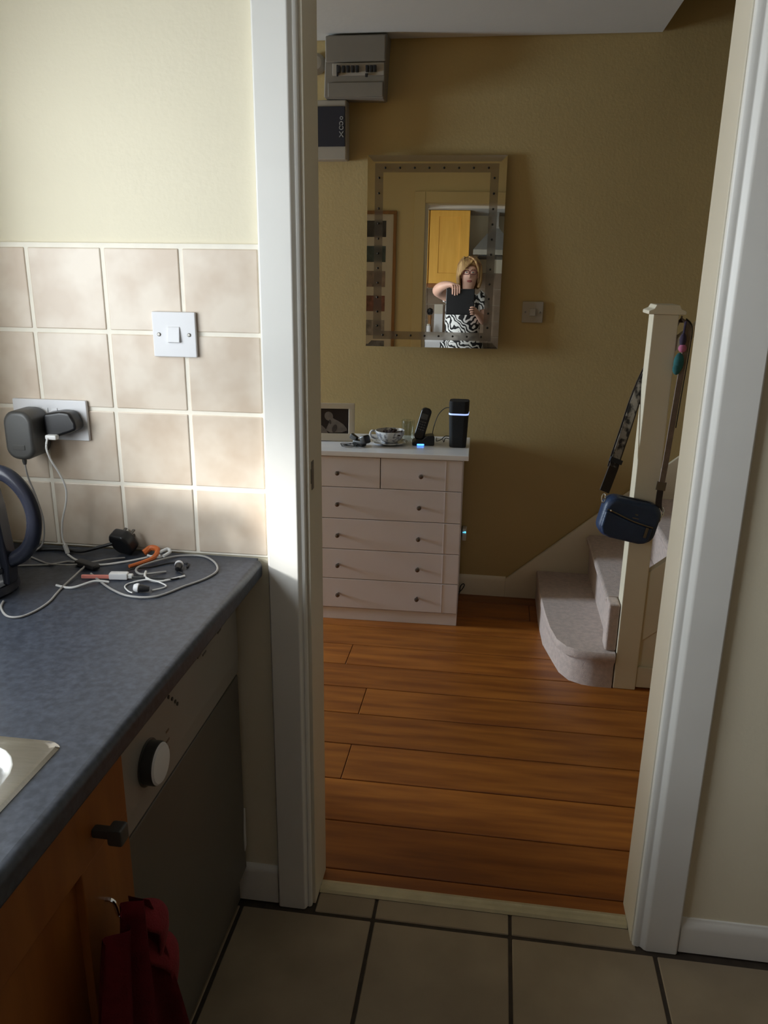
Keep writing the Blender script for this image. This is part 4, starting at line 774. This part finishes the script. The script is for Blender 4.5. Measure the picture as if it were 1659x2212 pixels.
def earbud(x, y, dx, dy, label):
    t = thing('earphone', label, 'earphone', (x, y, WZ), group='earphones on the worktop')
    d = Vector((dx, dy, 0.1)).normalized(); q = d.to_track_quat('Z', 'Y').to_matrix().to_4x4()
    c = Vector((x, y, WZ + 0.0085))
    obj('housing', lathe([(0, -0.018), (0.005, -0.017), (0.0072, -0.006), (0.0072, 0.0), (0.004, 0.002), (0, 0.002)], c, mtx=q, n=14), 'black', t)
    obj('ear_tip', lathe([(0.0035, 0.0), (0.0085, 0.002), (0.0085, 0.006), (0.006, 0.011), (0.002, 0.012), (0, 0.012)], c, mtx=q, n=16), 'white', t, label='white rubber ear tip')
    return c, d
earbud(-0.638, -0.222, -1, -0.15, 'black earphone with a white tip lying nearest the worktop front')
earbud(-0.612, -0.098, -0.25, 1, 'black earphone with a white tip lying inside the wide cable loop')
cable('earphone_lead', [(-0.618, -0.215), (-0.600, -0.190), (-0.640, -0.175), (-0.672, -0.185), (-0.676, -0.205), (-0.660, -0.225), (-0.648, -0.232)], 0.0014, 'whitecable', 'thin pale earphone lead curled beside the nearest earphone', lift=(2,))
cable('black_lead', [(-0.606, -0.115), (-0.590, -0.130), (-0.600, -0.155), (-0.640, -0.165), (-0.690, -0.165), (-0.700, -0.130), (-0.670, -0.100), (-0.640, -0.072), (-0.606, -0.068), (-0.598, -0.090)], 0.0017, 'rubber', 'thin black earphone lead looped round the second earphone', lift=(3, 4, 5))
cable('pale_lead', [(-0.665, -0.135), (-0.652, -0.165), (-0.625, -0.172), (-0.598, -0.150), (-0.585, -0.135)], 0.0024, 'whitecable', 'short pale lead curling between the orange tie and the earphones', lift=(0, 1))
db = obj('inline_switch', merge(BM(), box(-0.030, 0.030, -0.010, 0.010, 0.0006, 0.013, 0.005), Matrix.Translation((-0.795, -0.122, WZ)) @ Matrix.Rotation(R(-25), 4, 'Z')), 'black'); tag(db, 'small black inline lump on the cables between connector and pink end', 'switch')

# ------------------------------------------------------------------ hall side of the door wall: picture seen in the mirror
pf = thing('picture_frame', 'tall oak multi-picture frame on the hall wall, seen reflected in the mirror', 'picture', (-0.742, 0.12, 1.01))
px0, px1, pz0, pz1 = -0.925, -0.562, 1.005, 1.958
obj('frame', box(px0, px1, 0.1125, 0.132, pz1 - 0.020, pz1, 0.002, bm=box(px0, px1, 0.1125, 0.132, pz0, pz0 + 0.020, 0.002, bm=box(px0, px0 + 0.020, 0.1125, 0.132, pz0 + 0.019, pz1 - 0.019, 0.002, bm=box(px1 - 0.020, px1, 0.1125, 0.132, pz0 + 0.019, pz1 - 0.019, 0.002)))), 'wood', pf)
mo = obj('mount', box(px0 + 0.018, px1 - 0.018, 0.1125, 0.122, pz0 + 0.018, pz1 - 0.018), 'mount', pf)
tones = [(0.035, 0.03, 0.028), (0.04, 0.055, 0.055), (0.16, 0.12, 0.10), (0.14, 0.06, 0.045), (0.19, 0.17, 0.16), (0.10, 0.10, 0.11)]
for k, c in enumerate(tones):
    M['pp%d' % k] = mat('photo_print_tone', c + (1,), 0.5, vscale=18, col2=tuple(min(1, x * 2.2) for x in c) + (1,))
    obj('photo_print', box(-0.858, -0.628, 0.1215, 0.1235, 1.800 - 0.153 * k, 1.898 - 0.153 * k), 'pp%d' % k, mo)

# ------------------------------------------------------------------ rear of the kitchen, seen in the mirror
def wall_cabinet(x0, x1, label):
    t = thing('wall_cabinet', label, 'cabinet', ((x0 + x1) / 2, -2.53, 1.675))
    obj('carcass', box(x0, x1, -2.70, -2.372, 1.675, 2.328, 0.001), 'yelloworange', t)
    d = obj('door', box(x0 + 0.002, x1 - 0.002, -2.371, -2.350, 1.675, 1.770, 0.003, bm=box(x0 + 0.002, x1 - 0.002, -2.371, -2.350, 2.270, 2.326, 0.003, bm=box(x0 + 0.002, x0 + 0.088, -2.371, -2.350, 1.768, 2.272, 0.003, bm=box(x1 - 0.090, x1 - 0.002, -2.371, -2.350, 1.768, 2.272, 0.003)))), 'yelloworange', t)
    obj('door_panel', box(x0 + 0.084, x1 - 0.086, -2.366, -2.358, 1.766, 2.274), 'yelloworange', d)
    obj('knob', tube([(x1 - 0.05, -2.350, 1.84), (x1 - 0.05, -2.335, 1.84), (x1 - 0.05, -2.335, 1.74), (x1 - 0.05, -2.350, 1.74)], 0.005, 3, 8, smooth=False), 'chrome', d)
    obj('pelmet', box(x0, x1, -2.39, -2.352, 1.636, 1.674, 0.002), 'orange', t)
wall_cabinet(-0.412, -0.040, 'golden maple wall cabinet with framed door, reflected in the mirror beside the person')
wall_cabinet(-0.790, -0.416, 'golden maple wall cabinet further left on the back kitchen wall')
hood = thing('cooker_hood', 'steel chimney cooker hood on the back wall, reflected right of the cabinet', 'cooker hood', (0.29, -2.5, 1.93))
b2 = bmesh.new(); rs = []
for (xa, xb, ya, z) in ((-0.005, 0.590, -2.25, 1.930), (-0.005, 0.590, -2.25, 1.975), (0.165, 0.420, -2.45, 2.185), (0.165, 0.420, -2.45, 2.200)):
    rs.append([b2.verts.new(p) for p in ((xa, -2.698, z), (xb, -2.698, z), (xb, ya, z), (xa, ya, z))])
for a, b_ in zip(rs, rs[1:]):
    for i in range(4): b2.faces.new((a[i], a[(i + 1) % 4], b_[(i + 1) % 4], b_[i]))
b2.faces.new(rs[0][::-1]); b2.faces.new(rs[-1]); bmesh.ops.recalc_face_normals(b2, faces=b2.faces)
obj('canopy', b2, 'steel', hood, smooth=False); obj('flue', box(0.170, 0.415, -2.698, -2.452, 2.200, 2.3295, 0.002), 'steel', hood)
obj('filter', box(0.05, 0.54, -2.65, -2.30, 1.924, 1.931), 'darkgrey', hood)
wall_back = bpy.data.objects['wall_back']
for i in range(14):
    for j in range(6):
        xa = -0.80 + 0.152 * i
        piece('tile', tile_mesh('r', lambda: box(-0.0745, 0.0745, -0.0004, 0.008, -0.0745, 0.0745, 0.002, 1), 'tilered'), wall_back, (xa, -2.70, 0.965 + 0.152 * j + 0.001)) if not (0.965 + 0.152 * j > 1.62 and xa < 0.03) and xa < 1.4 else None
rw = obj('rear_worktop', box(-0.10, 1.44, -2.69, -2.12, 0.862, 0.900, 0.006), 'worktop'); tag(rw, 'charcoal worktop along the back kitchen wall behind the person', 'worktop')
for k, (xa, xb) in enumerate(((0.0 - 0.09, 0.50), (0.504, 1.0), (1.004, 1.43))):
    t = thing('base_cabinet', ['orange base cabinet under the hob on the back wall', 'orange base cabinet in the middle of the back wall', 'orange base cabinet in the right corner of the back wall'][k], 'cabinet', ((xa + xb) / 2, -2.4, 0))
    obj('carcass', box(xa, xb, -2.69, -2.165, 0.12, 0.860, 0.001), 'orange', t); obj('plinth', box(xa, xb, -2.65, -2.20, 0, 0.119), 'orange', t)
    d = obj('door', box(xa + 0.003, xb - 0.003, -2.164, -2.143, 0.13, 0.855, 0.003), 'orange', t); obj('handle', box(xb - 0.06, xb - 0.04, -2.142, -2.125, 0.68, 0.78, 0.004), 'darkgrey', d)
for k, (xa, xb) in enumerate(((1.46, 2.05), (2.055, 2.65), (2.655, 3.38))):  # tall units added out of view to cut light bouncing off the back wall
    t = thing('added_larder_cabinet', ['added unseen tall orange larder cabinet beside the back worktop', 'added unseen tall orange larder cabinet between two others on the back wall', 'added unseen tall orange larder cabinet in the far right back corner'][k], 'cabinet', ((xa + xb) / 2, -2.4, 0))
    obj('carcass', box(xa, xb, -2.69, -2.165, 0.12, 2.25, 0.001), 'orange', t); obj('plinth', box(xa, xb, -2.65, -2.20, 0, 0.119), 'orange', t)
    for za, zb in ((0.13, 0.98), (0.985, 2.245)):
        d = obj('door', box(xa + 0.003, xb - 0.003, -2.164, -2.143, za, zb, 0.003), 'orange', t); obj('handle', box(xa + 0.04, xa + 0.06, -2.142, -2.125, za + 0.3, za + 0.4, 0.004), 'darkgrey', d)
hb = thing('hob', 'black glass hob set into the back worktop below the hood', 'hob', (0.29, -2.4, 0.9005)); obj('glass', box(0.02, 0.56, -2.64, -2.17, 0.9005, 0.906, 0.002), 'hob', hb)
for x, y in ((0.15, -2.52), (0.42, -2.52), (0.15, -2.28), (0.42, -2.28)): obj('burner_ring', lathe([(0.075, 0), (0.075, 0.0012), (0.068, 0.0014), (0.066, 0.0)], (x, y, 0.906), n=28), 'darkgrey', hb)
fr = thing('fridge', 'white under-height fridge against the back wall, reflected at the mirror foot', 'fridge', (-0.40, -2.4, 0))
obj('cabinet', box(-0.680, -0.108, -2.69, -2.215, 0.02, 1.195, 0.006), 'white', fr); dd = obj('door', box(-0.680, -0.108, -2.210, -2.160, 0.06, 1.190, 0.010), 'white', fr); obj('handle', box(-0.655, -0.635, -2.158, -2.130, 0.75, 1.05, 0.006), 'chrome', dd)
obj('top_board', box(-0.686, -0.102, -2.69, -2.150, 1.196, 1.220, 0.004), 'mount', fr)
bx = thing('paper_carton', 'small white carton standing on the fridge, reflected below the raised arm', 'carton', (-0.30, -2.5, 1.22)); obj('box', box(-0.345, -0.262, -2.50, -2.44, 1.2205, 1.490, 0.003), 'white', bx); obj('flap', box(-0.343, -0.264, -2.4395, -2.437, 1.40, 1.488, 0.0008), 'mount', bx)
pmi = thing('pepper_mill', 'dark pepper mill standing on the fridge left of the carton', 'pepper mill', (-0.385, -2.44, 1.22))
obj('body', lathe([(0, 0), (0.026, 0), (0.026, 0.03), (0.016, 0.07), (0.015, 0.12), (0.022, 0.165), (0.0, 0.17)], (-0.385, -2.44, 1.2205), n=20), 'wood', pmi); obj('head', lathe([(0, 0.171), (0.020, 0.172), (0.032, 0.195), (0.026, 0.222), (0.008, 0.233), (0.0, 0.235)], (-0.385, -2.44, 1.2205), n=20), 'black', pmi)
sj = thing('spice_jar', 'little white lidded jar in front of the pepper mill on the fridge', 'jar', (-0.385, -2.30, 1.22)); obj('jar', lathe([(0, 0), (0.020, 0), (0.021, 0.006), (0.021, 0.060), (0.017, 0.066), (0, 0.066)], (-0.392, -2.32, 1.2205), n=18), 'white', sj); obj('lid', lathe([(0.018, 0.0665), (0.018, 0.082), (0, 0.083)], (-0.392, -2.32, 1.2205), n=18), 'offwhite', sj)

# ------------------------------------------------------------------ the person taking the picture (seen in the mirror)
pe = thing('person', 'blond person in zebra print dress and dark red glasses holding up a tablet', 'person', (-0.08, -1.84, 0))
def skin_mesh(name, verts, edges, m, parent, root=0, sub=2):
    me = bpy.data.meshes.new(name); iv = wm(parent).inverted()
    me.from_pydata([iv @ Vector(v[:3]) for v in verts], edges, []); o = bpy.data.objects.new(name, me); COL.objects.link(o); o.parent = parent
    bm = bmesh.new(); bm.from_mesh(me); lay = bm.verts.layers.skin.verify()
    for i, v in enumerate(bm.verts):
        r = verts[i][3]; v[lay].radius = r if isinstance(r, tuple) else (r, r); v[lay].use_root = (i == root)
    bm.to_mesh(me); bm.free()
    s = o.modifiers.new('skin', 'SKIN'); s.use_smooth_shade = True; s.branch_smoothing = 0.6
    d = o.modifiers.new('subdivision', 'SUBSURF'); d.levels = sub; d.render_levels = sub
    me.materials.append(M[m]); return o
HX, HY = -0.040, -1.835   # head axis
V = []; E_ = []
def add(x, y, z, r, prev=None):
    V.append((x, y, z, r)); i = len(V) - 1
    if prev is not None: E_.append((prev, i))
    return i
pel = add(-0.085, -1.88, 1.00, (0.145, 0.105))
wa = add(-0.083, -1.875, 1.20, (0.125, 0.095), pel); chs = add(-0.080, -1.87, 1.40, (0.135, 0.10), wa); ub_ = add(-0.072, -1.865, 1.50, (0.105, 0.075), chs)
nk = add(-0.055, -1.855, 1.575, 0.052, ub_); jw = add(HX, HY, 1.655, (0.058, 0.068), nk); hm_ = add(HX + 0.001, HY - 0.006, 1.735, (0.068, 0.084), jw); cw_ = add(HX + 0.003, HY - 0.012, 1.805, (0.060, 0.074), hm_)
# left arm (world -x): raised, elbow out, hand on top of the tablet
ls = add(-0.205, -1.86, 1.525, 0.060, ub_); lu = add(-0.275, -1.81, 1.560, 0.054, ls); le = add(-0.325, -1.74, 1.575, 0.050, lu); lf = add(-0.275, -1.655, 1.612, 0.041, le); lw = add(-0.205, -1.600, 1.628, 0.028, lf); lp = add(-0.170, -1.578, 1.622, (0.036, 0.017), lw)
for k, (fx, ln) in enumerate(((-0.186, 0.058), (-0.166, 0.066), (-0.146, 0.062), (-0.128, 0.050))):
    a = add(fx, -1.553, 1.612, 0.0085, lp); b_ = add(fx + 0.003, -1.536, 1.598, 0.0085, a); c_ = add(fx + 0.004, -1.5345, 1.600 - ln * 0.75, 0.0075, b_); add(fx + 0.003, -1.5375, 1.602 - ln * 1.15, 0.0065, c_)
a = add(-0.188, -1.598, 1.600, 0.011, lp); add(-0.178, -1.592, 1.566, 0.0085, a)
# right arm: down at the side, forearm up to the lower right of the tablet
rs_ = add(0.055, -1.86, 1.520, 0.060, ub_); ru = add(0.090, -1.855, 1.43, 0.050, rs_); re = add(0.110, -1.84, 1.32, 0.043, ru); rf = add(0.075, -1.73, 1.355, 0.038, re); rw_ = add(0.030, -1.625, 1.395, 0.027, rf); rp = add(0.010, -1.588, 1.408, (0.034, 0.017), rw_)
for k, dz in enumerate((0.030, 0.011, -0.008, -0.026)):
    a = add(0.002, -1.562, 1.405 + dz, 0.0085, rp); b_ = add(-0.004, -1.537, 1.406 + dz, 0.0083, a); c_ = add(-0.022, -1.5345, 1.405 + dz, 0.0075, b_); add(-0.038 + 0.006 * abs(k - 1), -1.5370, 1.402 + dz, 0.0065, c_)
a = add(0.000, -1.602, 1.438, 0.011, rp); add(-0.018, -1.592, 1.462, 0.0085, a)
# legs
for s in (-1, 1):
    h = add(-0.085 + s * 0.09, -1.88, 0.90, 0.088, pel); k = add(-0.085 + s * 0.095, -1.87, 0.50, 0.058, h); cf = add(-0.085 + s * 0.097, -1.895, 0.36, 0.054, k); an = add(-0.085 + s * 0.10, -1.90, 0.10, 0.036, cf); ht = add(-0.085 + s * 0.105, -1.84, 0.050, (0.038, 0.026), an); add(-0.085 + s * 0.11, -1.76, 0.040, (0.032, 0.018), ht)
body = skin_mesh('body', V, E_, 'skin', pe)
for s in (-1, 1):
    obj('shoe', prism([(-1.94, 0.0), (-1.725, 0.0), (-1.715, 0.02), (-1.74, 0.05), (-1.80, 0.070), (-1.87, 0.075), (-1.94, 0.080)], 'x', -0.085 + s * 0.107 - 0.045, -0.085 + s * 0.107 + 0.045, 0.014, seg=3), 'shoe', pe)
# face
def facept(x, z, y): return Vector((HX + x, HY + y, z))
obj('nose', ball(facept(0.0, 1.706, 0.083), 0.0125, 0.016, 0.024, 12, fn=lambda q: Vector((q.x * (1 - 0.45 * q.z), q.y * (1 - 0.5 * q.z), q.z))), 'skin', pe, angle=180)
obj('lips', ball(facept(0.0, 1.664, 0.072), 0.023, 0.008, 0.0075, 12, bm=ball(facept(0.0, 1.658, 0.072), 0.020, 0.008, 0.006, 12)), 'lip', pe, angle=180)
for s in (-1, 1):
    e = obj('eye', ball(facept(s * 0.028, 1.735, 0.072), 0.012, 0.008, 0.0065, 12), 'eye', pe, angle=180); obj('iris', ball(facept(s * 0.028, 1.735, 0.0785), 0.005, 0.003, 0.005, 10), 'iris', e, angle=180)
    obj('eyebrow', tube([facept(s * 0.014, 1.756, 0.078), facept(s * 0.030, 1.762, 0.074), facept(s * 0.046, 1.757, 0.062)], 0.003, 4, 6), 'hair', pe)
    obj('ear', ball(facept(s * 0.070, 1.715, 0.0), 0.009, 0.018, 0.030, 12), 'skin', pe, angle=180)
bm = BM()
for s in (-1, 1):
    rg = [facept(s * 0.030, 1.733, 0.092) + Vector((x, 0, z)) for x, z in rrect(0.050, 0.034, 0.012, 4)]; rg.append(rg[0]); sweep(rg, [(0.0026 * math.cos(q), 0.0026 * math.sin(q)) for q in [i * math.pi / 3 for i in range(6)]], (0, 1, 0.1), bm=bm)
    tube([facept(s * 0.056, 1.738, 0.090), facept(s * 0.072, 1.738, 0.05), facept(s * 0.075, 1.733, -0.01)], 0.0022, 4, 6, bm=bm)
tube([facept(-0.007, 1.738, 0.093), facept(0.007, 1.738, 0.093)], 0.0025, 2, 6, bm=bm)
obj('glasses', bm, 'specs', pe)
# hair: crown, swept volume on the window side, bob lengths
bm = ball((HX + 0.002, HY - 0.030, 1.775), 0.086, 0.098, 0.106, 24, fn=lambda q: Vector((q.x, q.y if q.y < 0.45 or q.z > 0.3 else 0.45, q.z)))
obj('hair', bm, 'hair', pe, angle=180)
bm = BM(); rr = random.Random(11)
for i in range(30):
    a = R(14 - i * 208 / 29)      # around the back from right temple to left temple
    px, py = HX + 0.078 * math.cos(a), HY - 0.028 + 0.090 * math.sin(a)
    ox = 0.018 * math.cos(a); oy = 0.018 * math.sin(a)
    tube([(HX + 0.045 * math.cos(a), HY - 0.03 + 0.05 * math.sin(a), 1.868), (px + ox * 0.4, py + oy * 0.4, 1.81), (px + ox, py + oy, 1.73), (px + ox * 1.0, py + oy, 1.66), (px + ox * 0.4, py + oy * 0.3, 1.615 + rr.uniform(-0.012, 0.012))], 0.017, 5, 7, bm=bm, scale=lambda t: 0.55 + 0.6 * math.sin(math.pi * (0.15 + 0.75 * t)))
obj('hair_lock', bm, 'hair', pe, angle=180)
bm = BM()
for i in range(9):
    f = i / 8
    tube([(HX - 0.040 + 0.07 * f, HY + 0.035 + 0.02 * f, 1.855 - 0.01 * f), (HX - 0.062 + 0.03 * f, HY + 0.062, 1.83 - 0.006 * i), (HX - 0.084 + 0.004 * f, HY + 0.045, 1.775 - 0.006 * i), (HX - 0.094, HY + 0.030 - 0.02 * f, 1.70), (HX - 0.088 + 0.005 * f, HY + 0.025 - 0.02 * f, 1.640)], 0.013, 5, 7, bm=bm, scale=lambda t: 0.5 + 0.6 * math.sin(math.pi * (0.15 + 0.7 * t)))
for i in range(6):
    f = i / 5
    tube([(HX - 0.01 + 0.02 * f, HY + 0.040, 1.868), (HX + 0.035 + 0.01 * f, HY + 0.060 - 0.01 * f, 1.845), (HX + 0.066, HY + 0.045 - 0.02 * f, 1.795), (HX + 0.080, HY + 0.020 - 0.02 * f, 1.725), (HX + 0.078, HY + 0.01 - 0.02 * f, 1.650)], 0.010, 5, 7, bm=bm, scale=lambda t: 0.5 + 0.6 * math.sin(math.pi * (0.15 + 0.7 * t)))
obj('fringe', bm, 'hair', pe, angle=180)
# dress
def loft(rings, m, name, th=0.0):
    b2 = bmesh.new(); n = 28; rs = []
    for cx, cy_, z, rx, ry, tilt in rings:
        rs.append([b2.verts.new((cx + rx * math.cos(t), cy_ + ry * math.sin(t), z + tilt * math.cos(t))) for t in [2 * math.pi * i / n for i in range(n)]])
    for a, b_ in zip(rs, rs[1:]):
        for i in range(n): b2.faces.new((a[i], a[(i + 1) % n], b_[(i + 1) % n], b_[i]))
    bmesh.ops.recalc_face_normals(b2, faces=b2.faces)
    return obj(name, b2, m, pe, angle=180)
loft([(-0.066, -1.858, 1.568, 0.070, 0.066, 0), (-0.072, -1.862, 1.550, 0.120, 0.085, 0), (-0.076, -1.866, 1.505, 0.160, 0.112, 0), (-0.080, -1.868, 1.42, 0.160, 0.130, 0), (-0.082, -1.872, 1.33, 0.160, 0.125, 0), (-0.083, -1.875, 1.22, 0.150, 0.118, 0), (-0.085, -1.878, 1.12, 0.168, 0.130, 0), (-0.085, -1.88, 1.00, 0.190, 0.145, 0), (-0.085, -1.88, 0.80, 0.205, 0.160, 0), (-0.085, -1.88, 0.55, 0.225, 0.185, 0)], 'zebra', 'dress')
obj('sleeve', tube([(0.030, -1.862, 1.540), (0.066, -1.860, 1.510), (0.086, -1.857, 1.460), (0.094, -1.853, 1.425)], 0.070, 5, 16, scale=lambda t: 1.02 - 0.12 * t), 'zebra', pe)
obj('sleeve', tube([(-0.170, -1.866, 1.530), (-0.205, -1.860, 1.540), (-0.235, -1.842, 1.550)], 0.068, 5, 16, scale=lambda t: 1.0 - 0.03 * t), 'zebra', pe)
tb = thing('tablet', 'black tablet in a dark case held up in front of the chest', 'tablet', (-0.12, -1.55, 1.37))
obj('case', box(-0.236, 0.004, -1.5625, -1.5475, 1.372, 1.585, 0.006), 'black', tb, angle=50)
obj('back_cover', box(-0.230, -0.002, -1.5470, -1.5440, 1.378, 1.579, 0.001), 'matblack', tb)
obj('lens', lathe([(0.005, 0), (0.005, 0.0015), (0.0035, 0.002), (0, 0.0012)], (-0.012, -1.5438, 1.487), mtx=Matrix.Rotation(R(-90), 4, 'X'), n=14), 'hob', tb)
